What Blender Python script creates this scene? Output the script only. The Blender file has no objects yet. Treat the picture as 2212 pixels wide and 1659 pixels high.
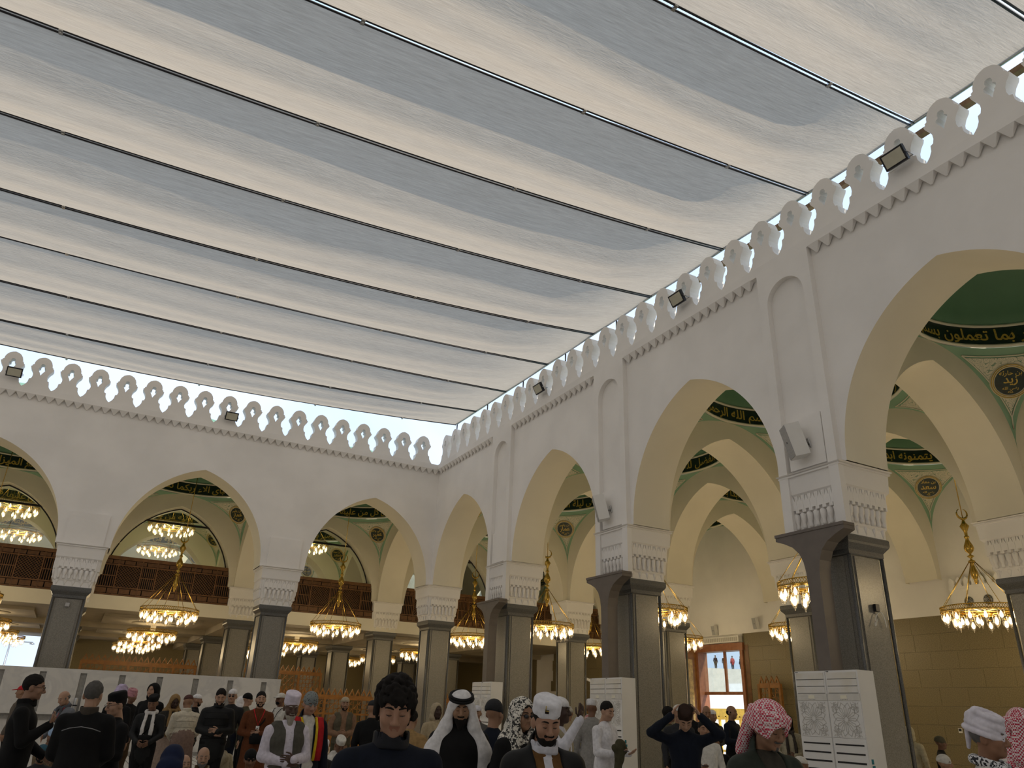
import bpy, bmesh, math, random
import numpy as np
from mathutils import Vector, Matrix, noise
from mathutils.geometry import tessellate_polygon

SC = bpy.context.scene
COL = SC.collection
PI = math.pi
R_ = math.radians

# ------------------------------------------------------------ camera, light, exposure
cam_d = bpy.data.cameras.new('camera'); cam = bpy.data.objects.new('camera', cam_d); COL.objects.link(cam)
cam_d.sensor_width = 36; cam_d.lens = 1615.99 / 2212 * 36; cam_d.clip_start = .05; cam_d.clip_end = 600
YAW, PITCH, ROLL = .490394, .413222, .037109
fw = Vector((math.sin(YAW)*math.cos(PITCH), math.cos(YAW)*math.cos(PITCH), math.sin(PITCH)))
rt = Vector((math.cos(YAW), -math.sin(YAW), 0)); up = rt.cross(fw)
rt2 = rt*math.cos(ROLL)+up*math.sin(ROLL); up2 = up*math.cos(ROLL)-rt*math.sin(ROLL)
M = Matrix((rt2, up2, -fw)).transposed().to_4x4(); M.translation = Vector((0, 0, 1.6))
cam.matrix_world = M
SC.camera = cam
CAM = Vector((0, 0, 1.6))

SUN_AZ, SUN_EL = R_(-72), R_(34)          # azimuth of the sun measured from +x towards +y
world = bpy.data.worlds.new('sky'); SC.world = world; world.use_nodes = True
wn = world.node_tree.nodes; wl = world.node_tree.links
for n in list(wn): wn.remove(n)
sky = wn.new('ShaderNodeTexSky'); sky.sky_type = 'NISHITA'; sky.sun_disc = False
sky.sun_elevation = SUN_EL; sky.sun_rotation = PI/2 - SUN_AZ; sky.dust_density = .6; sky.air_density = 1.0; sky.ozone_density = 1.5
bgn = wn.new('ShaderNodeBackground'); bgn.inputs['Strength'].default_value = .82
wo = wn.new('ShaderNodeOutputWorld')
wtc = wn.new('ShaderNodeTexCoord'); wnz = wn.new('ShaderNodeTexNoise'); wnz.inputs['Scale'].default_value = 3.2; wnz.inputs['Detail'].default_value = 6; wnz.inputs['Distortion'].default_value = .6
wrp = wn.new('ShaderNodeValToRGB'); wrp.color_ramp.elements[0].position = .38; wrp.color_ramp.elements[0].color = (.06, .06, .06, 1); wrp.color_ramp.elements[1].position = .64; wrp.color_ramp.elements[1].color = (.62, .62, .62, 1)
wmx = wn.new('ShaderNodeMixRGB'); wmx.inputs[2].default_value = (1.12, 1.16, 1.25, 1)     # thin white cloud over the blue
wl.new(wtc.outputs['Generated'], wnz.inputs['Vector']); wl.new(wnz.outputs['Fac'], wrp.inputs['Fac']); wl.new(wrp.outputs[0], wmx.inputs[0]); wcap = wn.new('ShaderNodeMixRGB'); wcap.blend_type = 'DARKEN'; wcap.inputs[0].default_value = 1; wcap.inputs[2].default_value = (.80, 1.04, 1.46, 1)
wl.new(sky.outputs[0], wcap.inputs[1]); wl.new(wcap.outputs[0], wmx.inputs[1])
wl.new(wmx.outputs[0], bgn.inputs[0]); wl.new(bgn.outputs[0], wo.inputs[0])
sun_d = bpy.data.lights.new('sun', 'SUN'); sun_d.energy = 3.2; sun_d.angle = R_(.6); sun_d.color = (1, .87, .69)
sun = bpy.data.objects.new('sun', sun_d); COL.objects.link(sun)
sdir = Vector((math.cos(SUN_AZ)*math.cos(SUN_EL), math.sin(SUN_AZ)*math.cos(SUN_EL), math.sin(SUN_EL)))
sun.rotation_euler = sdir.to_track_quat('Z', 'Y').to_euler(); sun.location = (0, 0, 40)
LAMP = 84.0                               # watts of one big chandelier

SC.view_settings.view_transform = 'Standard'; SC.view_settings.look = 'None'
SC.view_settings.exposure = .28; SC.view_settings.gamma = 1; SC.view_settings.use_curve_mapping = False
try:
    cy = SC.cycles
    cy.use_denoising = True; cy.max_bounces = 8; cy.diffuse_bounces = 5; cy.glossy_bounces = 3
    cy.transmission_bounces = 6; cy.transparent_max_bounces = 10; cy.sample_clamp_indirect = 4.0
    cy.caustics_reflective = False; cy.caustics_refractive = False
except Exception: pass

# ------------------------------------------------------------ helpers
def link(o, parent=None):
    COL.objects.link(o)
    if parent is not None: o.parent = parent
    return o
def tag(o, label=None, cat=None, group=None, kind=None):
    if label: o['label'] = label
    if cat: o['category'] = cat
    if group: o['group'] = group
    if kind: o['kind'] = kind
    return o
def empty(name, loc=(0, 0, 0), rz=0, parent=None):
    o = bpy.data.objects.new(name, None); o.empty_display_size = .2
    o.location = loc; o.rotation_euler = (0, 0, rz)
    return link(o, parent)
def copy_tree(o, parent=None):
    c = o.copy(); link(c, parent)
    for ch in list(o.children):
        if ch.name not in _skip: copy_tree(ch, c)
    return c
_skip = set()
class MB:
    def __init__(s): s.v = []; s.f = []; s.m = []; s.sm = []
    def add(s, vs, fs, m=0, smooth=False):
        b = len(s.v); s.v += [tuple(v) for v in vs]
        for f in fs: s.f.append([b+i for i in f]); s.m.append(m); s.sm.append(smooth)
        return s
    def box(s, a, b, m=0):
        x0, y0, z0 = a; x1, y1, z1 = b
        if x0 > x1: x0, x1 = x1, x0
        if y0 > y1: y0, y1 = y1, y0
        if z0 > z1: z0, z1 = z1, z0
        v = [(x0,y0,z0),(x1,y0,z0),(x1,y1,z0),(x0,y1,z0),(x0,y0,z1),(x1,y0,z1),(x1,y1,z1),(x0,y1,z1)]
        return s.add(v, [(3,2,1,0),(4,5,6,7),(0,1,5,4),(1,2,6,5),(2,3,7,6),(3,0,4,7)], m)
    def rbox(s, c, ax, ay, az, m=0):      # oriented box: centre and three half axes
        c, ax, ay, az = map(Vector, (c, ax, ay, az))
        v = [c+i*ax+j*ay+k*az for k in (-1, 1) for i, j in ((-1,-1),(1,-1),(1,1),(-1,1))]
        return s.add(v, [(3,2,1,0),(4,5,6,7),(0,1,5,4),(1,2,6,5),(2,3,7,6),(3,0,4,7)], m)
    def loft(s, rings, m=0, smooth=True, cap0=True, cap1=True, closed=True):
        b = len(s.v); n = len(rings[0])
        for r in rings: s.v += [tuple(p) for p in r]
        for i in range(len(rings)-1):
            for j in range(n if closed else n-1):
                k = (j+1) % n
                s.f.append([b+i*n+j, b+i*n+k, b+(i+1)*n+k, b+(i+1)*n+j]); s.m.append(m); s.sm.append(smooth)
        if cap0: s.f.append([b+j for j in reversed(range(n))]); s.m.append(m); s.sm.append(False)
        if cap1: s.f.append([b+(len(rings)-1)*n+j for j in range(n)]); s.m.append(m); s.sm.append(False)
        return s
    def lathe(s, prof, c=(0, 0, 0), n=16, m=0, smooth=True):
        rings = [[(c[0]+r*math.cos(2*PI*j/n), c[1]+r*math.sin(2*PI*j/n), c[2]+z) for j in range(n)] for r, z in prof]
        return s.loft(rings, m, smooth)
    def tube(s, pts, r, n=8, m=0, closed=False):
        pts = [Vector(p) for p in pts]; rings = []
        L = len(pts)
        for i, p in enumerate(pts):
            a = pts[(i-1) % L] if (closed or i > 0) else p; b = pts[(i+1) % L] if (closed or i < L-1) else p
            t = (b-a).normalized(); q = Vector((0, 0, 1)) if abs(t.z) < .9 else Vector((1, 0, 0))
            u = t.cross(q).normalized(); w = t.cross(u)
            rr = r[i] if isinstance(r, (list, tuple)) else r
            rings.append([p+u*math.cos(2*PI*j/n)*rr+w*math.sin(2*PI*j/n)*rr for j in range(n)])
        if closed: rings.append(rings[0]); return s.loft(rings, m, True, False, False)
        return s.loft(rings, m)
    def prism(s, outer, holes, axis_f, d0, d1, m=0, side_smooth=False):
        """flat polygon (2D loops) with holes, extruded; axis_f(u,w,d)->xyz"""
        loops = [outer]+list(holes)
        tri = tessellate_polygon([[Vector((p[0], p[1], 0)) for p in l] for l in loops])
        flat = [p for l in loops for p in l]
        b0 = [axis_f(p[0], p[1], d0) for p in flat]; b1 = [axis_f(p[0], p[1], d1) for p in flat]
        s.add(b0, [tuple(t) for t in tri], m); s.add(b1, [tuple(reversed(t)) for t in tri], m)
        o = 0
        for l in loops:
            n = len(l); A = [axis_f(p[0], p[1], d0) for p in l]; B = [axis_f(p[0], p[1], d1) for p in l]
            s.add(A+B, [(j, (j+1) % n, n+(j+1) % n, n+j) for j in range(n)], m, side_smooth)
        return s
    def mesh(s, name, mats):
        me = bpy.data.meshes.new(name); me.from_pydata(s.v, [], s.f)
        if not isinstance(mats, (list, tuple)): mats = [mats]
        for m in mats: me.materials.append(m)
        me.polygons.foreach_set('material_index', s.m); me.polygons.foreach_set('use_smooth', s.sm)
        bm = bmesh.new(); bm.from_mesh(me); bmesh.ops.recalc_face_normals(bm, faces=bm.faces); bm.to_mesh(me); bm.free()
        me.update(); return me
    def build(s, name, mats, parent=None, loc=None, rz=0):
        o = bpy.data.objects.new(name, s.mesh(name, mats))
        if loc is not None: o.location = loc
        o.rotation_euler.z = rz
        return link(o, parent)
def inst(me, name, parent=None, loc=(0, 0, 0), rz=0):
    o = bpy.data.objects.new(name, me); o.location = loc; o.rotation_euler.z = rz
    return link(o, parent)

# ------------------------------------------------------------ materials
def mat(name, col, rough=.6, metal=0., noise_s=None, noise_a=.08, bump=0., bump_s=30., col2=None, emit=None, emit_s=0., trans=0., spec=None):
    m = bpy.data.materials.new(name); m.use_nodes = True; nt = m.node_tree; b = nt.nodes['Principled BSDF']
    b.inputs['Base Color'].default_value = (*col, 1); b.inputs['Roughness'].default_value = rough; b.inputs['Metallic'].default_value = metal
    if spec is not None: b.inputs['Specular IOR Level'].default_value = spec
    if trans: b.inputs['Transmission Weight'].default_value = trans
    if emit: b.inputs['Emission Color'].default_value = (*emit, 1); b.inputs['Emission Strength'].default_value = emit_s
    tc = nt.nodes.new('ShaderNodeTexCoord')
    if noise_s:
        n = nt.nodes.new('ShaderNodeTexNoise'); n.inputs['Scale'].default_value = noise_s; n.inputs['Detail'].default_value = 5
        r = nt.nodes.new('ShaderNodeValToRGB'); c2 = col2 or tuple(max(0, c*(1-noise_a*4)) for c in col)
        r.color_ramp.elements[0].color = (*c2, 1); r.color_ramp.elements[0].position = .35
        r.color_ramp.elements[1].color = (*col, 1); r.color_ramp.elements[1].position = .62
        nt.links.new(tc.outputs['Object'], n.inputs['Vector']); nt.links.new(n.outputs['Fac'], r.inputs['Fac']); nt.links.new(r.outputs[0], b.inputs['Base Color'])
    if bump:
        n2 = nt.nodes.new('ShaderNodeTexNoise'); n2.inputs['Scale'].default_value = bump_s; n2.inputs['Detail'].default_value = 4
        bp = nt.nodes.new('ShaderNodeBump'); bp.inputs['Strength'].default_value = bump; bp.inputs['Distance'].default_value = .02
        nt.links.new(tc.outputs['Object'], n2.inputs['Vector']); nt.links.new(n2.outputs['Fac'], bp.inputs['Height']); nt.links.new(bp.outputs[0], b.inputs['Normal'])
    return m
def nodes(m): return m.node_tree.nodes, m.node_tree.links, m.node_tree.nodes['Principled BSDF']

PLASTER = mat('plaster_white', (.88, .855, .825), .75, noise_s=.7, noise_a=.02, bump=.12, bump_s=6)
CREAM = mat('plaster_cream', (.80, .75, .62), .6, noise_s=.6, noise_a=.02, bump=.05, bump_s=8)
GREEN = mat('paint_green', (.17, .33, .21), .55, noise_s=1.2, noise_a=.02)
GREEN_L = mat('paint_pale_green', (.25, .42, .28), .55, noise_s=2, noise_a=.02)
BANDM = mat('band_dark_green', (.012, .03, .024), .4, noise_s=9, noise_a=.1)
GOLD = mat('brass_gold', (.62, .42, .10), .24, 1., noise_s=7, noise_a=.04)
GOLDP = mat('gold_paint', (.62, .44, .09), .45, .2, noise_s=20, noise_a=.05)
GRANITE = mat('granite_grey', (.27, .255, .22), .3, noise_s=55, noise_a=.15, col2=(.17, .16, .14))
GRANITE_D = mat('granite_dark', (.13, .13, .125), .32, noise_s=60, noise_a=.1, col2=(.07, .07, .07))
BRACKET = mat('bracket_grey_paint', (.16, .135, .115), .5, noise_s=4, noise_a=.03)
WOOD = mat('wood_dark', (.17, .075, .022), .45, noise_s=5, noise_a=.1)
WOOD_O = mat('wood_orange', (.30, .13, .028), .45, noise_s=5, noise_a=.08)
BLACK = mat('gap_shade_black', (.012, .011, .01), .7, noise_s=10, noise_a=.1)  # flat black painted for the shade inside gaps and openings
METAL_D = mat('metal_dark', (.035, .035, .04), .4, .6, noise_s=10)
STEEL = mat('steel', (.45, .45, .45), .35, .9, noise_s=10, noise_a=.03)
WHITEP = mat('white_plastic', (.78, .77, .745), .35, noise_s=3, noise_a=.01)
BULB = mat('lamp_glass_lit', (1, .9, .7), .2, emit=(1, .80, .50), emit_s=3.4)
LENS = mat('floodlight_lens', (.55, .53, .42), .3, noise_s=8, noise_a=.02)
BROWNRAIL = mat('rail_brown', (.20, .12, .06), .4, .3, noise_s=6)
CEILM = mat('low_ceiling', (.46, .40, .30), .7, noise_s=2, noise_a=.03)

def m_stone():
    m = mat('stone_tan', (.30, .235, .115), .5); n, l, b = nodes(m)
    tc = n['Texture Coordinate']; mp = n.new('ShaderNodeMapping'); mp.inputs['Rotation'].default_value = (R_(90), 0, R_(90))
    nz = n.new('ShaderNodeTexNoise'); nz.inputs['Scale'].default_value = 38; nz.inputs['Detail'].default_value = 6
    r = n.new('ShaderNodeValToRGB'); r.color_ramp.elements[0].color = (.12, .095, .045, 1); r.color_ramp.elements[0].position = .3
    r.color_ramp.elements[1].color = (.25, .20, .10, 1); r.color_ramp.elements[1].position = .68
    l.new(tc.outputs['Object'], nz.inputs['Vector']); l.new(nz.outputs['Fac'], r.inputs['Fac']); l.new(r.outputs[0], b.inputs['Base Color'])
    n.remove(mp); return m
STONE = m_stone()
def m_marble():
    m = mat('marble_grey_white', (.7, .69, .66), .22); n, l, b = nodes(m); tc = n['Texture Coordinate']
    nz = n.new('ShaderNodeTexNoise'); nz.inputs['Scale'].default_value = .9; nz.inputs['Detail'].default_value = 9; nz.inputs['Distortion'].default_value = 1.6
    r = n.new('ShaderNodeValToRGB'); e = r.color_ramp.elements
    e[0].position = .40; e[0].color = (.62, .60, .56, 1); e[1].position = .60; e[1].color = (.68, .66, .62, 1)
    x = e.new(.495); x.color = (.56, .545, .52, 1)
    l.new(tc.outputs['Object'], nz.inputs['Vector']); l.new(nz.outputs['Fac'], r.inputs['Fac']); l.new(r.outputs[0], b.inputs['Base Color']); return m
MARBLE = m_marble()
def m_floor():
    m = mat('marble_floor', (.7, .68, .64), .25); n, l, b = nodes(m); tc = n['Texture Coordinate']
    v = n.new('ShaderNodeTexVoronoi'); v.inputs['Scale'].default_value = 5.; v.inputs['Randomness'].default_value = 0.; v.feature = 'DISTANCE_TO_EDGE'
    nz = n.new('ShaderNodeTexNoise'); nz.inputs['Scale'].default_value = 1.3; nz.inputs['Detail'].default_value = 6
    r = n.new('ShaderNodeValToRGB'); e = r.color_ramp.elements; e[0].color = (.10, .095, .09, 1); e[0].position = .06; e[1].color = (.78, .76, .72, 1); e[1].position = .09
    mx = n.new('ShaderNodeMixRGB'); mx.blend_type = 'MULTIPLY'; mx.inputs[0].default_value = .12
    l.new(tc.outputs['Object'], v.inputs['Vector']); l.new(v.outputs['Distance'], r.inputs['Fac']); l.new(tc.outputs['Object'], nz.inputs['Vector'])
    l.new(r.outputs[0], mx.inputs[1]); l.new(nz.outputs['Color'], mx.inputs[2]); l.new(mx.outputs[0], b.inputs['Base Color']); return m
FLOORM = m_floor()
def m_fabric():
    m = bpy.data.materials.new('canopy_fabric'); m.use_nodes = True; n = m.node_tree.nodes; l = m.node_tree.links
    for q in list(n): n.remove(q)
    tc = n.new('ShaderNodeTexCoord'); mp = n.new('ShaderNodeMapping'); mp.inputs['Scale'].default_value = (1.2, 30, 1)
    nz = n.new('ShaderNodeTexNoise'); nz.inputs['Scale'].default_value = 1.6; nz.inputs['Detail'].default_value = 9; nz.inputs['Roughness'].default_value = .68; nz.inputs['Distortion'].default_value = .5
    r = n.new('ShaderNodeValToRGB'); e = r.color_ramp.elements; e[0].position = .30; e[0].color = (.325, .285, .23, 1); e[1].position = .70; e[1].color = (.46, .405, .33, 1)
    mp2 = n.new('ShaderNodeMapping'); mp2.inputs['Scale'].default_value = (1.2, 6, 1)
    nz2 = n.new('ShaderNodeTexNoise'); nz2.inputs['Scale'].default_value = 2.2; nz2.inputs['Detail'].default_value = 6; nz2.inputs['Distortion'].default_value = 2.4
    bp = n.new('ShaderNodeBump'); bp.inputs['Strength'].default_value = .35; bp.inputs['Distance'].default_value = .03
    tr = n.new('ShaderNodeBsdfTranslucent'); df = n.new('ShaderNodeBsdfDiffuse'); mx = n.new('ShaderNodeMixShader'); mx.inputs[0].default_value = .72
    out = n.new('ShaderNodeOutputMaterial')
    l.new(tc.outputs['Object'], mp.inputs['Vector']); l.new(mp.outputs[0], nz.inputs['Vector']); l.new(nz.outputs['Fac'], r.inputs['Fac'])
    l.new(tc.outputs['Object'], mp2.inputs['Vector']); l.new(mp2.outputs[0], nz2.inputs['Vector']); l.new(nz2.outputs['Fac'], bp.inputs['Height'])
    l.new(r.outputs[0], tr.inputs['Color']); l.new(r.outputs[0], df.inputs['Color']); l.new(bp.outputs[0], tr.inputs['Normal']); l.new(bp.outputs[0], df.inputs['Normal'])
    l.new(df.outputs[0], mx.inputs[1]); l.new(tr.outputs[0], mx.inputs[2]); l.new(mx.outputs[0], out.inputs['Surface']); return m
FABRIC = m_fabric()
def m_arabesque():
    m = mat('arabesque_print', (.70, .66, .52), .6); n, l, b = nodes(m); tc = n['Texture Coordinate']
    nz = n.new('ShaderNodeTexNoise'); nz.inputs['Scale'].default_value = 5.0; nz.inputs['Detail'].default_value = .6; nz.inputs['Distortion'].default_value = 1.3
    s1 = n.new('ShaderNodeMath'); s1.operation = 'MULTIPLY'; s1.inputs[1].default_value = 26
    s2 = n.new('ShaderNodeMath'); s2.operation = 'SINE'
    r = n.new('ShaderNodeValToRGB'); e = r.color_ramp.elements; e[0].position = .0; e[0].color = (.13, .26, .17, 1); e[1].position = .42; e[1].color = (.72, .68, .55, 1)
    s3 = n.new('ShaderNodeMath'); s3.operation = 'ABSOLUTE'
    l.new(tc.outputs['Object'], nz.inputs['Vector']); l.new(nz.outputs['Fac'], s1.inputs[0]); l.new(s1.outputs[0], s2.inputs[0]); l.new(s2.outputs[0], s3.inputs[0]); l.new(s3.outputs[0], r.inputs['Fac'])
    l.new(r.outputs[0], b.inputs['Base Color']); return m
ARAB = m_arabesque()
def m_glass(name, col=(.9, .95, .93), op=.12):
    m = bpy.data.materials.new(name); m.use_nodes = True; n = m.node_tree.nodes; l = m.node_tree.links
    for q in list(n): n.remove(q)
    t = n.new('ShaderNodeBsdfTransparent'); t.inputs[0].default_value = (*col, 1); g = n.new('ShaderNodeBsdfGlossy'); g.inputs['Roughness'].default_value = .03
    f0 = n.new('ShaderNodeLayerWeight'); f0.inputs[0].default_value = .25; f = n.new('ShaderNodeMath'); f.operation = 'MULTIPLY'; f.inputs[1].default_value = .35; l.new(f0.outputs['Facing'], f.inputs[0]); mx = n.new('ShaderNodeMixShader'); o = n.new('ShaderNodeOutputMaterial')
    a = n.new('ShaderNodeMath'); a.operation = 'ADD'; a.inputs[1].default_value = op; l.new(f.outputs[0], a.inputs[0])
    l.new(a.outputs[0], mx.inputs[0]); l.new(t.outputs[0], mx.inputs[1]); l.new(g.outputs[0], mx.inputs[2]); l.new(mx.outputs[0], o.inputs[0]); return m
GLASS = m_glass('glass_pane')
LAMPGLASS = m_glass('lamp_glass', (1, .96, .88), .05)

# ------------------------------------------------------------ the plan of the building
S = 6.58                                   # bay
GX = lambda i: 12.6+S*i                    # pier rows, i=0 courtyard edge on the right
GY = lambda k: 9.70+S*k                    # k=3 is the courtyard edge at the far side
WT = .6                                    # half thickness of the arcade walls
HW, ZS, ZA, AO = 2.47, 6.2, 9.4, .838
AR = HW+AO
ZTOP = 11.0
def arch_pts(n=36):
    out = []
    a1 = math.asin((ZA-ZS)/AR)
    for j in range(n+1):
        t = a1*j/n; out.append((-(AR*math.cos(t)-AO), ZS+AR*math.sin(t)))
    out[-1] = (0, ZA)
    return out+[(-u, z) for u, z in reversed(out[:-1])]
ARCH = arch_pts()
# ------------------------------------------------------------ floor
g = MB(); g.box((-150, -120, -.3), (180, 220, 0)); fl = g.build('floor', FLOORM); tag(fl, kind='structure')

# ------------------------------------------------------------ arcade walls
def arch_wall(mb, u0, nb, ax, ztop=ZTOP, mf=0, ms=1, thick=(-WT, WT), blind=False):
    """row of nb arches starting at pier centre u0; ax(u,d,z)->xyz, d = depth"""
    d0, d1 = thick
    for b in range(nb):
        a = u0+b*S; c = a+S/2; e = a+S
        for d in (d0, d1):
            pts = [(a, ZS)]+[(c+u, z) for u, z in ARCH]+[(e, ZS)]
            for j in range(len(pts)-1):
                (p, z), (q, w) = pts[j], pts[j+1]
                mb.add([ax(p, d, z), ax(q, d, w), ax(q, d, ztop), ax(p, d, ztop)], [(0, 1, 2, 3)], mf)
        mb.loft([[ax(c+u, d, z) for u, z in ARCH] for d in (d0, d0*.6+d1*.4, d1)], ms, True, False, False, closed=False)
        mb.add([ax(a, d0, ztop), ax(e, d0, ztop), ax(e, d1, ztop), ax(a, d1, ztop)], [(0, 1, 2, 3)], mf)
    for u in (u0, u0+nb*S):
        mb.add([ax(u, d0, ZS), ax(u, d1, ZS), ax(u, d1, ztop), ax(u, d0, ztop)], [(0, 1, 2, 3)], mf)
axX = lambda i: (lambda u, d, z: (GX(i)+d, u, z))       # wall along y at row i
axY = lambda k: (lambda u, d, z: (u, GY(k)+d, z))       # wall along x at row k

def wall_arcade(name, fn, u0, nb, mats=(PLASTER, CREAM), **kw):
    g = MB(); arch_wall(g, u0, nb, fn, **kw); o = g.build(name, list(mats)); tag(o, kind='structure'); return o
wall_right = wall_arcade('wall_right', axX(0), GY(-3), 6)
wall_far = wall_arcade('wall_far', axY(3), GX(-5), 5)
wall_arcade('wall_inner_right', axX(1), GY(-3), 8, (CREAM, CREAM))
wall_arcade('wall_inner_far', axY(4), GX(-5), 7, (CREAM, CREAM))
wall_arcade('wall_mezzanine_far', axY(5), GX(-5), 7, (CREAM, CREAM))
for k in range(-2, 3): wall_arcade('wall_cross', axY(k), GX(0), 2, (CREAM, CREAM))
wall_arcade('wall_cross_corner', axY(3), GX(0), 2, (CREAM, CREAM))
for i in range(-4, 2): wall_arcade('wall_cross_far', axX(i), GY(3), 3, (CREAM, CREAM))

# crenellated parapet: merlons and dentils, each its own piece
half = [(.447, 11.22), (.42, 11.245), (.36, 11.31), (.31, 11.41), (.30, 11.53), (.245, 11.55), (.22, 11.64), (.225, 11.74), (.265, 11.84), (.33, 11.93),
        (.352, 12.0), (.31, 12.02), (.315, 12.055), (.272, 12.08), (.268, 12.15), (.235, 12.24), (.17, 12.325), (.09, 12.37)]
merl_o = [(u, z) for u, z in half]+[(0, 12.395)]+[(-u, z) for u, z in reversed(half)]
hh = [(.05, 12.125), (.07, 12.06), (.055, 12.01), (.105, 11.98), (.112, 11.93), (.085, 11.87), (.04, 11.80)]
merl_h = [(0, 12.14)]+hh+[(0, 11.71)]+[(-u, z) for u, z in reversed(hh)]
g = MB(); g.prism(merl_o, [merl_h], lambda u, w, d: (u, d, w-11.22), -.15, .15); MERLON = g.mesh('merlon', PLASTER)
g = MB()
g.add([(-.145, 0, .17), (.145, 0, .17), (.145, .12, .17), (-.145, .12, .17), (-.02, .10, -.02), (.02, .10, -.02), (.02, .12, -.02), (-.02, .12, -.02)],
      [(3, 2, 1, 0), (0, 1, 5, 4), (1, 2, 6, 5), (2, 3, 7, 6), (3, 0, 4, 7), (4, 5, 6, 7)])
DENTIL = g.mesh('dentil', PLASTER)
PITCH_M = .894
# far wall parapet: local frame u=+x, facing -y
g = MB(); g.box((GX(-5), 28.70, 11.0), (12.0, 29.0, 11.22)); par_f = g.build('parapet', PLASTER, wall_far)
n = 0; x = 12.0-.447-.42
while x > GX(-5)+.5:
    inst(MERLON, 'merlon', wall_far, (x, 28.86, 11.22)); x -= PITCH_M
x = 11.8
while x > -13:
    inst(DENTIL, 'dentil', wall_far, (x, 28.69, 10.84)); x -= .29
# right wall: pieces turned so that their front faces -x
g = MB(); g.box((11.86, GY(-3), 11.0), (12.16, 28.70, 11.22)); par_r = g.build('parapet', PLASTER, wall_right)
y = 28.7-.447-.2
while y > GY(-3)+.5:
    inst(MERLON, 'merlon', wall_right, (12.01, y, 11.22), -PI/2); y -= PITCH_M
for k in range(-2, 4):
    a = GY(k-1)+.74; b = GY(k)-.74
    if k == 3: b = 28.62
    y = b-.16
    while y > a+.1:
        if y > 1: inst(DENTIL, 'dentil', wall_right, (11.85, y, 10.84), -PI/2)
        y -= .29
# pilasters with tall round-headed niches on the right wall
def pilaster(y):
    g = MB(); W, N, zt = .72, .50, 11.0
    f = lambda u, w, d: (11.86+d, y+u, w)
    arc = [(-N*math.cos(PI*j/20), 10.1+N*math.sin(PI*j/20)) for j in range(21)]
    pts = [(-W, 4.95), (-N, 4.95)]+arc+[(N, 4.95), (W, 4.95), (W, zt), (-W, zt)]
    g.prism(pts, [], f, 0, .145)
    return g.build('pilaster', PLASTER, wall_right)
for k in range(-1, 3):
    pilaster(GY(k))
    g = MB(); g.box((11.91, GY(k)-.44, 6.26), (12.01, GY(k)+.44, 7.30)); g.build('pilaster_panel', PLASTER, wall_right)
    g = MB(); g.box((11.90, GY(k)-.48, 6.12), (12.0, GY(k)+.48, 6.16)); g.box((11.885, GY(k)-.48, 6.17), (12.0, GY(k)+.48, 6.21)); g.build('moulding', PLASTER, wall_right)
for j in range(1, 5):
    x = GX(-j)
    g = MB(); g.box((x-.60, 28.78, 6.20), (x+.60, 28.85, 7.28)); g.build('pier_panel', PLASTER, wall_far)

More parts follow.
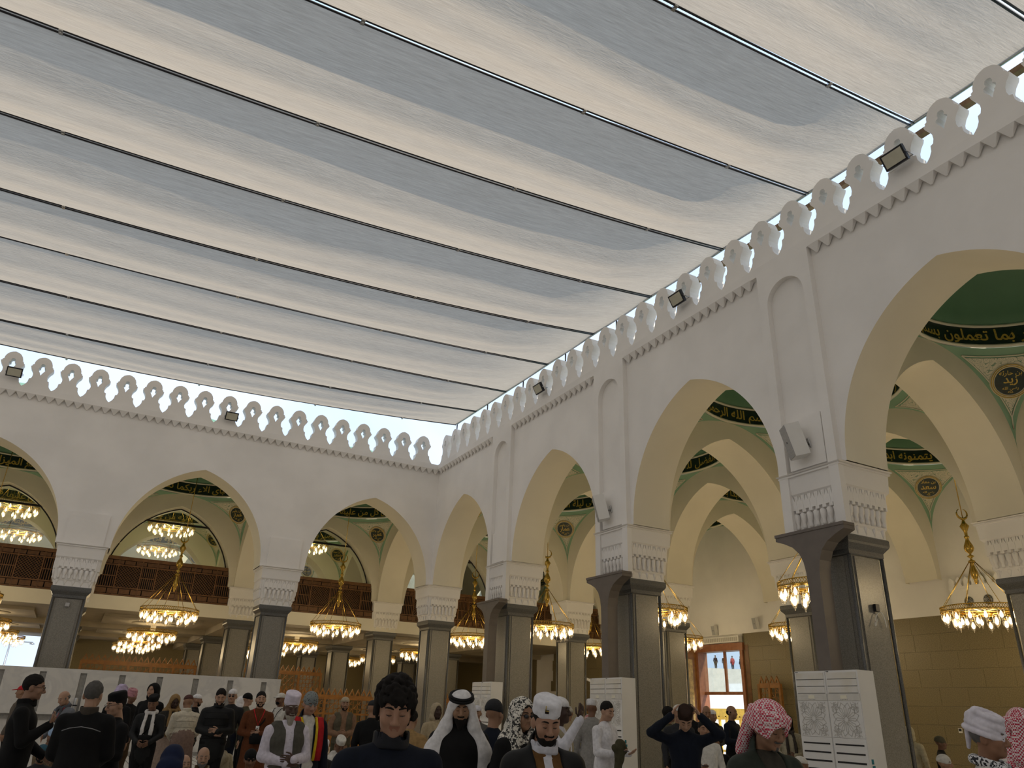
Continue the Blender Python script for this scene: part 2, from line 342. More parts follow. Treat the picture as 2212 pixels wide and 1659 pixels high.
# ------------------------------------------------------------ piers
def sq(h, z, c=.0): return [(-h, -h+c, z), (-h+c, -h, z), (h-c, -h, z), (h, -h+c, z), (h, h-c, z), (h-c, h, z), (-h+c, h, z), (-h, h-c, z)]
def pier_meshes():
    out = {}
    g = MB(); g.loft([sq(.44, 0, .05), sq(.44, 4.5, .05)], 0, False); out['shaft'] = g.mesh('shaft', GRANITE)
    g = MB()
    for q in range(4):
        c, s = math.cos(q*PI/2), math.sin(q*PI/2)
        for (x, y, w) in ((.455, .455, .036),):
            X, Y = x*c-y*s, x*s+y*c
            g.tube([(X, Y, 0), (X, Y, 4.5)], w, 8)
    out['corner_strip'] = g.mesh('corner_strip', GRANITE_D)
    g = MB()
    for q in range(4):
        c, s = math.cos(q*PI/2), math.sin(q*PI/2)
        r = lambda x, y: (x*c-y*s, x*s+y*c)
        v = []
        for z in (0.02, 4.48):
            for x, y in ((-.33, -.44), (.33, -.44), (.33, -.468), (-.33, -.468)): v.append((*r(x, y), z))
        g.add(v, [(0, 1, 2, 3), (7, 6, 5, 4), (0, 3, 7, 4), (1, 5, 6, 2), (2, 6, 7, 3), (0, 4, 5, 1)])
    out['face_slab'] = g.mesh('face_slab', GRANITE)
    g = MB(); g.loft([sq(.47, 4.50), sq(.49, 4.52), sq(.49, 4.60), sq(.52, 4.64), sq(.57, 4.70), sq(.585, 4.74), sq(.585, 4.84), sq(.57, 4.86)], 0, False); out['moulding'] = g.mesh('moulding', GRANITE_D)
    g = MB(); g.loft([sq(.55, 0), sq(.55, .16), sq(.50, .22)], 0, False); out['base'] = g.mesh('base', GRANITE_D)
    # white stalactite capital
    g = MB(); g.loft([sq(.555, 4.86), sq(.555, 5.02), sq(.585, 5.06), sq(.60, 5.30), sq(.615, 5.38), sq(.64, 5.72), sq(.69, 5.78), sq(.71, 6.12), sq(.745, 6.13), sq(.745, 6.16), sq(.725, 6.17), sq(.76, 6.18), sq(.78, 6.198)], 0, False)
    for q in range(4):
        c, s = math.cos(q*PI/2), math.sin(q*PI/2)
        r = lambda x, y, z: (x*c-y*s, x*s+y*c, z)
        for e in range(7):
            w = 1.22/7; u = -.61+w*(e+.5); h = w*.5
            # upper pointed cells
            rib = [(u-h*.98, 5.40), (u-h*.98, 5.74), (u-h*.55, 5.74), (u-h*.55, 5.62), (u, 5.735), (u+h*.55, 5.62), (u+h*.55, 5.74), (u+h*.98, 5.74), (u+h*.98, 5.40), (u+h*.5, 5.40), (u+h*.5, 5.46), (u-h*.5, 5.46), (u-h*.5, 5.40)]
            k = .92+.08*0
            g.prism([(a*k, b) for a, b in rib], [], lambda U, W_, d: r(U, -d, W_), .60, .665+.02)
            # middle dripping bulbs
            uu = u*.9
            ring = lambda R, z: [r(uu+R*math.cos(t*PI/3), -(.60+.0)-R*.9*math.sin(t*PI/3)-.02, z) for t in range(6)]
            g.loft([ring(.03, 5.08), ring(.05, 5.12), ring(.032, 5.18), ring(.062, 5.26), ring(.075, 5.36), ring(.05, 5.40)], 0, True)
        for e in range(5):
            u = -.48+.24*e
            ring = lambda R, z: [r(u+R*math.cos(t*PI/3), -.555-R*.8*math.sin(t*PI/3), z) for t in range(6)]
            g.loft([ring(.008, 4.885), ring(.035, 4.96), ring(.055, 5.02), ring(.03, 5.06)], 0, True)
    out['capital'] = g.mesh('capital', PLASTER)
    return out
PM = pier_meshes()
def pier(x, y, label, group, cap=True):
    o = empty('stone_pier', (x, y, 0)); tag(o, label, 'pillar', group)
    for nme in ('shaft', 'corner_strip', 'face_slab', 'moulding', 'base'): inst(PM[nme], nme, o)
    if cap: inst(PM['capital'], 'capital', o)
    else: o.scale.z = .945
    return o
ORD = ['third', 'second', 'first']
for k in range(-2, 3):
    lab = {2: 'granite pier nearest the corner pier, behind an air conditioner and T-shaped support', 1: 'granite pier with T-shaped support, second from the corner pier', 0: 'granite pier with T-shaped support and dangling white cable, third from the corner pier'}.get(k, 'granite pier of the side arcade beyond the cable-hung pier')
    pier(GX(0), GY(k), lab, 'piers with T-shaped supports')
pier(GX(0), GY(3), 'grey granite corner pier where the two courtyard arcades meet', 'corner piers')
for j in range(1, 5):
    lab = {1: 'granite pier standing at the end of the white marble barrier', 2: 'granite pier rising behind the white marble barrier beside the bright opening'}.get(j, 'granite pier behind the marble barrier beyond the bright opening')
    pier(GX(-j), GY(3), lab, 'piers of the arcade above the marble barrier')
for k in range(-2, 5):
    pier(GX(1), GY(k), ['inner aisle pier beyond the round wall vents', 'inner aisle pier beside the chandelier that hangs before the round vents', 'inner aisle pier between the bright doorway and the round vents', 'inner aisle pier just left of the bright doorway', 'inner aisle pier behind the pier next to the corner pier', 'brightly lit inner aisle pier with a small security camera', 'inner aisle pier under the mezzanine railing of the corner bay'][k+2], 'piers inside the side aisle')
for j in range(0, 5):
    pier(GX(-j), GY(4), ['mezzanine pier just behind the corner pier', 'mezzanine pier behind the pier at the barrier end', 'mezzanine pier beside the bright opening'][min(j, 2)] if j < 3 else 'mezzanine pier beyond the bright opening', 'piers under the mezzanine balcony')
for j in range(-1, 5):
    for k in (5, 6): pier(GX(-j), GY(k), 'square pier deep under the low mezzanine ceiling', 'piers deep below the mezzanine', cap=False)

# ------------------------------------------------------------ outer wall of the side aisle: stone blocks below, plaster above, a door
XW = 25.16
DY0, DY1 = 25.05, 28.0
g = MB(); g.box((XW, GY(-3), 5.07), (XW+.5, GY(5), 11.0)); g.box((XW+.06, GY(-3), 0), (XW+.5, DY0, 5.07)); g.box((XW+.06, DY1, 0), (XW+.5, GY(5), 5.07)); g.box((XW+.06, DY0, 4.7), (XW+.5, DY1, 5.07))
wall_outer = g.build('wall_outer_right', PLASTER); tag(wall_outer, kind='structure')
random.seed(4)
blocks = {}
row = 0; z = 0.0; nb = 0
while z < 5.0:
    h = 5.07/9; y = 8.0+(row % 2)*.55+random.uniform(0, .2)
    while y < GY(4.6):
        w = random.choice((.95, 1.1, 1.25)); y1 = y+w
        a, b = y, y1
        if not (b > DY0 and a < DY1 and z < 4.7):
            key = (round(w, 2))
            if key not in blocks:
                q = MB(); e = .0025; q.box((0, e, e), (.07, w-e, h-e)); blocks[key] = q.mesh('stone_block', STONE)
            inst(blocks[key], 'stone_block', wall_outer, (XW-.004-random.uniform(0, .004), a, z)); nb += 1
        elif a < DY0 and b > DY0 or a < DY1 and b > DY1:
            lo, hi = (a, DY0) if a < DY0 else (DY1, b)
            q = MB(); q.box((0, .003, .003), (.07, hi-lo-.003, h-.003)); q.build('stone_block', STONE, wall_outer, (XW-.005, lo, z))
        y = y1
    z += h; row += 1
# cross wall far right where the aisle ends, keeps the daylight out
g = MB(); g.box((12.6, GY(-3)-.3, 0), (XW+.5, GY(-3), 11)); o = g.build('wall_aisle_end', PLASTER); tag(o, kind='structure')

# courtyard walls behind the photographer (same building, plain)
g = MB(); g.box((GX(-5)-.6, GY(-3)-.9, 0), (12.0, GY(-3)-.6, 12.4)); o = g.build('wall_back', PLASTER); tag(o, kind='structure')
g = MB(); g.box((GX(-5)-1.2, GY(-3), 0), (GX(-5)-.65, 58, 12.4)); o = g.build('wall_left', PLASTER); tag(o, kind='structure')

# ------------------------------------------------------------ Arabic lettering
FORMS = {'ا':('FE8D','FE8E',None,None),'أ':('FE83','FE84',None,None),'إ':('FE87','FE88',None,None),'آ':('FE81','FE82',None,None),'ب':('FE8F','FE90','FE91','FE92'),'ة':('FE93','FE94',None,None),'ت':('FE95','FE96','FE97','FE98'),
'ث':('FE99','FE9A','FE9B','FE9C'),'ج':('FE9D','FE9E','FE9F','FEA0'),'ح':('FEA1','FEA2','FEA3','FEA4'),'خ':('FEA5','FEA6','FEA7','FEA8'),'د':('FEA9','FEAA',None,None),'ذ':('FEAB','FEAC',None,None),'ر':('FEAD','FEAE',None,None),
'ز':('FEAF','FEB0',None,None),'س':('FEB1','FEB2','FEB3','FEB4'),'ش':('FEB5','FEB6','FEB7','FEB8'),'ص':('FEB9','FEBA','FEBB','FEBC'),'ض':('FEBD','FEBE','FEBF','FEC0'),'ط':('FEC1','FEC2','FEC3','FEC4'),'ع':('FEC9','FECA','FECB','FECC'),
'غ':('FECD','FECE','FECF','FED0'),'ف':('FED1','FED2','FED3','FED4'),'ق':('FED5','FED6','FED7','FED8'),'ك':('FED9','FEDA','FEDB','FEDC'),'ل':('FEDD','FEDE','FEDF','FEE0'),'م':('FEE1','FEE2','FEE3','FEE4'),'ن':('FEE5','FEE6','FEE7','FEE8'),
'ه':('FEE9','FEEA','FEEB','FEEC'),'و':('FEED','FEEE',None,None),'ؤ':('FE85','FE86',None,None),'ى':('FEEF','FEF0',None,None),'ي':('FEF1','FEF2','FEF3','FEF4'),'ئ':('FE89','FE8A','FE8B','FE8C'),'ظ':('FEC5','FEC6','FEC7','FEC8'),'ء':('FE80',None,None,None)}
def shape_ar(t):
    t = t.replace('لا', '\u0001'); out = []
    FORMS['\u0001'] = ('FEFB', 'FEFC', None, None)
    for i, ch in enumerate(t):
        if ch not in FORMS: out.append(ch); continue
        f = FORMS[ch]
        prv = i > 0 and t[i-1] in FORMS and FORMS[t[i-1]][2] is not None
        nxt = i < len(t)-1 and t[i+1] in FORMS and t[i+1] != 'ء' and f[2] is not None
        code = (f[3] if nxt else f[1]) if prv else (f[2] if nxt else f[0])
        out.append(chr(int(code or f[0], 16)))
    return ''.join(reversed(out))
def text_mesh2d(t, size, extr=.006):
    c = bpy.data.curves.new('lettering', 'FONT'); c.body = shape_ar(t) if any('\u0600' < q < '\u06ff' for q in t) else t
    c.size = size; c.align_x = 'CENTER'; c.resolution_u = 1; c.offset = size*.018
    o = bpy.data.objects.new('lettering', c); COL.objects.link(o)
    bpy.context.view_layer.update()
    me = bpy.data.meshes.new_from_object(o.evaluated_get(bpy.context.evaluated_depsgraph_get()))
    bpy.data.objects.remove(o); return me
def wrap_ring(t, size, rad, z0):
    me = text_mesh2d(t, size)
    xs = [v.co.x for v in me.vertices]; wdt = max(xs)-min(xs); x0 = min(xs)
    for v in me.vertices:
        th = (v.co.x)/rad       # seen from inside, text reads left to right clockwise
        v.co = Vector((rad*math.sin(th), rad*math.cos(th), z0+v.co.y))
    me.materials.clear(); me.materials.append(GOLDP); return me

# ------------------------------------------------------------ domed bays
RB, ZP, ZR = S/2-WT, 7.75, 9.92           # half clear bay, tip and ring of the pendentives
def dome_meshes():
    out = {}
    n = 48
    g = MB(); prof = [(RB-.02, 10.52)]+[((RB-.04)*math.cos(t*PI/2/12), 10.55+1.95*math.sin(t*PI/2/12)) for t in range(13)]
    prof[-1] = (.01, prof[-1][1])
    rings = [[(r*math.cos(2*PI*j/n), r*math.sin(2*PI*j/n), z) for j in range(n)] for r, z in prof]
    g.loft(rings, 0, True, False, True); out['dome'] = g.mesh('dome', GREEN)
    ring = lambda r, z: [(r*math.cos(2*PI*j/n), r*math.sin(2*PI*j/n), z) for j in range(n)]
    g = MB(); g.loft([ring(RB-.01, 10.0), ring(RB-.01, 10.46)], 0, True, False, False); out['inscription_band'] = g.mesh('inscription_band', BANDM)
    g = MB()
    for z in (9.94, 10.46): g.loft([ring(RB+.02, z), ring(RB-.05, z), ring(RB-.06, z+.03), ring(RB-.05, z+.06), ring(RB+.02, z+.06)], 0, True, False, False)
    out['ring_moulding'] = g.mesh('ring_moulding', CREAM)
    # one pendentive, corner towards +x +y
    def pt(z, s, off=0., edge=0.):
        ub = RB*math.sqrt(max(0, 1-((z-ZP)/(ZR-ZP))**2)); r = math.hypot(RB, ub); a0 = math.atan2(ub, RB); a1 = PI/2-a0
        am = (a0+a1)/2; ha = (a1-a0)/2
        ha = max(0, ha-edge/r); th = am+ha*s; rr = r-off
        return (rr*math.cos(th), rr*math.sin(th), z)
    g = MB(); rows = []
    N = 16
    for i in range(N+1):
        z = ZP+(ZR-ZP)*math.sin(i/N*PI/2); rows.append([pt(z, -1+2*j/14) for j in range(15)])
    g.loft(rows, 0, True, False, False, closed=False); out['pendentive'] = g.mesh('pendentive', GREEN_L)
    g = MB(); rows = []
    for i in range(N+1):
        z = ZP+.55+(ZR-.18-ZP-.55)*i/N; rows.append([pt(z, -1+2*j/14, .025, .155) for j in range(15)])
    g.loft(rows, 0, True, False, False, closed=False)
    out['ornament_panel'] = g.mesh('ornament_panel', ARAB)
    g = MB(); Lb = [pt(ZP+.48+(ZR-.15-ZP-.48)*i/N, -1, .03, .12) for i in range(N+1)]; Rb = [pt(ZP+.48+(ZR-.15-ZP-.48)*i/N, 1, .03, .12) for i in range(N+1)]
    Tb = [pt(ZR-.15, -1+2*j/14, .03, .12) for j in range(15)]
    for P in (Lb, Rb, Tb): g.tube(P, .016, 6)
    out['ornament_border'] = g.mesh('ornament_border', CREAM)
    return out, pt
DM, pend_pt = dome_meshes()
def med_frame(zc):
    p = Vector(pend_pt(zc, 0, .03)); e = .05
    du = (Vector(pend_pt(zc, .05, .03))-Vector(pend_pt(zc, -.05, .03))).normalized()
    dz = (Vector(pend_pt(zc+e, 0, .03))-Vector(pend_pt(zc-e, 0, .03))).normalized()
    nrm = du.cross(dz).normalized()
    if nrm.dot(Vector((-1, -1, 0))) < 0: nrm = -nrm
    right = -du if du.cross(dz).dot(nrm) < 0 else du
    right = dz.cross(nrm).normalized()
    return p, right, dz, nrm
MZ, MR = 9.30, .335
def medallion_meshes():
    p, r, u, n = med_frame(MZ); p = p+n*.05
    circ = lambda R, d: [p+r*(R*math.cos(2*PI*j/40))+u*(R*math.sin(2*PI*j/40))+n*d for j in range(40)]
    g = MB(); g.loft([circ(MR*1.30, -.12), circ(MR*1.30, .0), circ(MR*1.02, .012), circ(MR*1.02, -.05)], 0, True, False, False); a = g.mesh('medallion_rim', CREAM)
    g = MB()
    for q in (1.10, 1.22): g.tube(circ(MR*q, .012), .012, 6, closed=True)
    rimg = g.mesh('medallion_ring', GOLDP)
    g = MB(); g.loft([circ(MR, -.12), circ(MR, .006)], 0, False); b = g.mesh('medallion', BANDM)
    return a, rimg, b, (p, r, u, n)
MEDR, MEDG, MED, MF = medallion_meshes()
def med_text(lines):
    p, r, u, n = MF; vs = []; fs = []
    for t, size, dy in lines:
        me = text_mesh2d(t, size)
        xs = [v.co.x for v in me.vertices]; ys = [v.co.y for v in me.vertices]; cx = (min(xs)+max(xs))/2; cyy = (min(ys)+max(ys))/2
        b = len(vs)
        vs += [tuple(p+r*(v.co.x-cx)+u*(v.co.y-cyy+dy)+n*.012) for v in me.vertices]; fs += [[b+i for i in q.vertices] for q in me.polygons]
    me = bpy.data.meshes.new('medallion_lettering'); me.from_pydata(vs, [], fs); me.materials.append(GOLDP); return me
NAMES = [('زيد', 'بن حارثه'), ('شجاع', 'بن وهب'), ('عمار', 'بن ياسر'), ('عمير', 'بن ابي وقاص'), ('عمر', 'بن الخطاب'), ('سعد', 'بن معاذ')]
MTXT = [med_text([(b, .15, .19), (a, .27, -.0), ('رضي الله', .10, -.19), ('عنه', .09, -.27)]) for a, b in NAMES]
VERSES = ['يعملون قل ان الفضل لله يؤتيه من يشاء والله ذو الفضل العظيم', 'السماوات والارض والله بصير بما تعملون بسم الله الرحمن الرحيم', 'انا انزلناه في ليلة القدر وما ادراك ما ليلة القدر',
          'فتمنوا الموت ان كنتم صادقين ولا يتمنونه ابدا بما قدمت', 'والسماء رفعها ووضع الميزان الا تطغوا في الميزان', 'من مارج من نار فباي الاء ربكما تكذبان رب المشرقين', 'ربكما تكذبان كل من عليها فان ويبقى وجه ربك']
VM = [wrap_ring(v, .40, RB-.03, 10.12) for v in VERSES]
def bay(cx, cy, ring_ang, vi, ni):
    """vi verse index, ring_ang = direction (deg, from +y clockwise) at which the verse is centred"""
    o = inst(DM['dome'], 'ceiling_dome', None, (cx, cy, 0)); tag(o, kind='structure')
    b = inst(DM['inscription_band'], 'inscription_band', o); inst(DM['ring_moulding'], 'ring_moulding', o)
    for q in (0, 180):
        if vi is not None: inst(VM[(vi+(1 if q else 0)) % len(VM)], 'lettering', b, rz=-R_(ring_ang+q))
    for q in range(4):
        pe = inst(DM['pendentive'], 'pendentive', o, rz=q*PI/2)
        for nm in ('ornament_panel', 'ornament_border'): inst(DM[nm], nm, pe)
        inst(MEDR, 'medallion_rim', pe); inst(MEDG, 'medallion_ring', pe); inst(MED, 'medallion', pe)
        inst(MTXT[(ni+q) % len(MTXT)], 'medallion_lettering', pe)
    return o
BAYS = []
VI = {(0, -1): (1, 40, 0), (0, 0): (1, 62, 0), (0, 1): (0, 45, 4), (1, 0): (3, 70, 5), (1, 1): (3, 55, 1), (1, 2): (2, 45, 4), (0, 2): (2, 35, 2), (1, 3): (0, 40, 3), (0, 3): (6, 28, 3), (1, 4): (4, 30, 1), (0, 4): (5, 20, 1)}
for i in range(2):
    for k in range(-2, 5):
        v = VI.get((i, k), ((i+k) % 7, 40, (i+k) % 5))
        bay(GX(i+.5), GY(k+.5), v[1], v[0], v[2])
FV = {0: (6, 17, 3), 1: (5, 5, 2), 2: (4, -5, 4), 3: (4, -12, 1), 4: (2, -15, 0)}
for j in range(5):
    bay(GX(-j-.5), GY(3.5), FV[j][1], FV[j][0], FV[j][2])
    for m in (4.5, 5.5): bay(GX(-j-.5), GY(m), FV[j][1], (FV[j][0]+2) % 7, (FV[j][2]+2) % 6)
# ------------------------------------------------------------ canopy
SEAM = [(-18.0, 12.25), (-15.2, 12.25), (-12.4, 12.25), (-9.6, 12.25), (-6.8, 12.25), (-4.0, 12.25), (-1.3, 12.25), (1.4, 12.25), (4.05, 12.25), (6.70, 12.25), (9.41, 12.17), (12.22, 12.17), (15.24, 12.28), (18.22, 12.32), (21.16, 12.66), (24.33, 12.86), (27.02, 12.74), (29.13, 12.70)]
XC, XR0, XL0 = -3.4, 12.75, -19.55
def zrail(y): return 13.05+.016*max(0, y-8)
def zseam(i, x):
    y, z0 = SEAM[i]; t = abs(x-XC)/(XR0-XC); zr = zrail(y)
    return z0+(zr-z0)*min(1, t)**2.0
NX = 72
CANOPY = empty('shade_canopy', (0, 0, 0)); tag(CANOPY, 'beige fabric shade canopy in sagging strips stretched over the whole courtyard', 'canopy')
rnd = random.Random(3)
for i in range(len(SEAM)-1):
    g = MB(); rows = []; ny = 20
    y0, y1 = SEAM[i][0], SEAM[i+1][0]; gap = .0
    d = (.60, .62, .60, .55, .50, .40, .32, .24)[max(0, min(7, i-9))]
    if i <= 8: d = .24
    ph = rnd.uniform(0, 6)
    for b in range(ny+1):
        t = b/ny; row = []
        for a in range(NX+1):
            x = XL0+(XR0-XL0)*a/NX
            ga = .014+(.05*max(0, min(1, (x-5)/4)) if i == 9 else 0)+(.02 if i == 10 and 7 > x > -1 else 0); gb = .014+(.05*max(0, min(1, (x-5)/4)) if i == 8 else 0)
            y = y0+ga+(y1-y0-ga-gb)*t; e = min(x-XL0, XR0-x); gg = min(1, max(0, e/3.2)); gg = gg*gg*(3-2*gg)
            z = zseam(i, x)*(1-t)+zseam(i+1, x)*t
            s = math.sin(PI*t**.86)
            wv = .03*math.sin(7*t*PI+1.3*math.sin(x*.35+ph)+ph)*(4*t*(1-t))+.05*noise.noise(Vector((x*.22, y*.9, ph)))*s
            row.append((x, y, z-d*s*(.12+.88*gg)+wv*gg))
        rows.append(row)
    g.loft(rows, 0, True, False, False, closed=False)
    g.build('fabric_panel', FABRIC, CANOPY)
for i in range(len(SEAM)):
    g = MB()
    for dy in ((-.04, .04) if i < len(SEAM)-1 else (-.04,)):
        g.tube([(XL0+(XR0-XL0)*a/40, SEAM[i][0]+dy, zseam(i, XL0+(XR0-XL0)*a/40)-.02) for a in range(41)], .022, 6)
    o = g.build('cable', METAL_D, CANOPY)
    if i >= 8:
        for x in (-2.6, 1.9, 6.4, 10.2):
            q = MB(); z = zseam(i, x); q.rbox((0, 0, 0), (.035, 0, 0), (0, .06, 0), (0, 0, .02)); q.tube([(0, 0, -.05), (0, 0, .05)], .02, 6)
            q.build('clip', STEEL, o, (x, SEAM[i][0], z-.03))
g = MB(); g.tube([(XR0, y, zrail(y)+.01) for y in range(-18, 30)], .05, 8); g.build('track', STEEL, CANOPY)
g = MB(); g.box((12.66, -18, 12.60), (12.80, 29.0, 12.72)); o = g.build('edge_beam', BROWNRAIL, CANOPY)
for y in range(-16, 30, 3):
    q = MB(); q.box((-.04, -.04, 11.05), (.04, .04, 12.62)); q.tube([(0.02, 0, 12.7), (0.02, 0, zrail(y)-.03)], .025, 6); q.build('post', METAL_D, o, (12.75, y, 0))
# ------------------------------------------------------------ T-shaped supports on the courtyard side
def t_profile():
    h = [(.14, 0), (.14, 3.9), (.15, 4.15), (.185, 4.35), (.26, 4.52), (.40, 4.66), (.60, 4.76), (.79, 4.83), (.79, 4.95)]
    return h+[(-u, z) for u, z in reversed(h)]
def t_support(k, label):
    y = GY(k)-.09; o = empty('t_support', (11.68, y, 0)); tag(o, label, 'support', 'T-shaped supports')
    g = MB(); g.prism(t_profile(), [], lambda u, w, d: (d, u, w), -.13, .17); g.build('post', BRACKET, o)
    g = MB(); g.box((-.145, -.80, 4.90), (.16, .80, 4.955)); g.build('cap_plate', BRACKET, o)
    g = MB(); g.box((-.13, -.24, 0), (.17, .24, .03)); g.build('base_plate', BRACKET, o)
for k, l in ((-1, 'brown T-shaped post on the pier beyond the cable-hung pier'), (0, 'brown T-shaped post behind the air conditioner beside the cable-hung pier'), (1, 'brown T-shaped post on the second pier from the corner'), (2, 'brown T-shaped post on the pier next to the corner pier')):
    t_support(k, l)

# ------------------------------------------------------------ twin floor-standing air conditioners
LINEM = mat('pattern_line_grey', (.50, .48, .44), .5, noise_s=20, noise_a=.02)
DISP = mat('display_panel', (.70, .68, .63), .2, noise_s=8, noise_a=.02)
STICK = mat('sticker_teal', (.03, .30, .38), .5, noise_s=40, noise_a=.2)
YELLOWED = mat('louver_white', (.76, .74, .70), .4, noise_s=1.6, noise_a=.02, col2=(.66, .60, .46))
def star_pattern(w, h):
    g = MB()
    def seg(a, b, t=.0045):
        a = Vector(a); b = Vector(b); d = (b-a)
        if d.length < 1e-4: return
        d.normalize(); n = Vector((-d.y, d.x))*t
        P = [a-n, b-n, b+n, a+n]; g.add([(-.004, p.x, p.y) for p in P], [(0, 1, 2, 3)])
    def rosette(cx, cy, R, n, r0):
        for j in range(n):
            a0 = 2*PI*j/n; p = lambda r, a: (cx+r*math.cos(a), cy+r*math.sin(a)); e = PI/n
            q = [p(r0, a0+e), p(R*.55, a0+e*.45), p(R*.86, a0+e*.5), p(R, a0), p(R*.86, a0-e*.5), p(R*.55, a0-e*.45), p(r0, a0-e)]
            for u, v in zip(q[:-1], q[1:]):
                if all(abs(t[0]) < w/2 and abs(t[1]) < h/2 for t in (u, v)): seg(u, v)
            b = p(R*1.28, a0+e)
            for u in (p(R, a0), p(R, a0+2*e)):
                if all(abs(t[0]) < w/2 and abs(t[1]) < h/2 for t in (u, b)): seg(u, b)
    rosette(0, 0, .20, 12, .035)
    for sx in (-1, 1):
        for sy in (-1, 1): rosette(sx*.235, sy*.21, .10, 8, .018)
    return g.mesh('star_pattern', LINEM)
STAR = star_pattern(.545, .52)
def ac_unit(yc, label):
    o = empty('air_conditioner', (11.10, yc, 0)); tag(o, label, 'air conditioner', 'twin air conditioners beside the piers')
    W = .645; H = 2.42
    for s in (-.5, .5):
        y = s*W
        g = MB(); g.box((.012, y-W/2+.004, .0), (.40, y+W/2-.004, H)); b = g.build('cabinet', WHITEP, o)
        g = MB(); g.box((0, y-W/2+.012, 0.06), (.014, y+W/2-.012, 1.40)); f = g.build('intake_panel', WHITEP, o)
        for j in range(9):
            z = 1.305-.127*j
            g = MB(); g.box((-.003, y-.27, z-.011-.002*j), (.004, y+.27, z+.011)); g.build('slot', BLACK, f)
        for j in range(3):
            z = 2.07+.108*j
            g = MB(); g.box((.002, y-.285, z+.004), (.014, y+.285, z+.102)); g.build('louver', YELLOWED, o)
            g = MB(); g.box((.001, y-.285, z-.003), (.013, y+.285, z+.0035)); g.build('louver_shade_strip', METAL_D, o)  # dark strip added as painted shade between the louvers
        g = MB(); g.box((.0, y-W/2+.012, 1.955), (.014, y+W/2-.012, 2.066)); q = g.build('control_panel', DISP, o)
        g = MB(); g.box((-.004, y-.06, 1.985), (.002, y+.06, 2.035)); g.build('display', mat('display_lit', (.6, .58, .5), .15, emit=(1, .85, .5), emit_s=.06), q)
        for t in range(5):
            g = MB(); g.box((-.003, y-.07+.03*t, 1.966), (.002, y-.06+.03*t, 1.972)); g.build('button', METAL_D, q)
        g = MB(); g.box((0, y-W/2+.012, 1.405), (.014, y+W/2-.012, 1.95)); q = g.build('patterned_panel', WHITEP, o)
        inst(STAR, 'star_pattern', q, (0, y, 1.677))
        g = MB(); g.tube([(.004, y+.285, 2.405), (.008, y+.285, 2.405)], .008, 8); g.box((.004, y+.245, 2.400), (.010, y+.27, 2.410)); g.build('maker_mark', METAL_D, o)
    for a, b, z0, z1 in ((.055, .10, 1.05, 1.12), (.06, .12, .98, 1.03), (.06, .10, .90, .955), (.06, .125, .83, .88)):
        g = MB(); g.box((a, -W-.002, z0), (b, -W+.006, z1)); g.build('sticker', STICK, o)
    g = MB(); g.box((.03, -W+.05, -.0), (.38, W-.05, .02)); g.build('plinth', METAL_D, o)
ac_unit(9.265, 'white twin-front air conditioner beside the cable-hung granite pier')
ac_unit(15.575, 'white twin-front air conditioner beside the second pier from the corner')
ac_unit(22.06, 'white twin-front air conditioner beside the pier next to the corner pier')

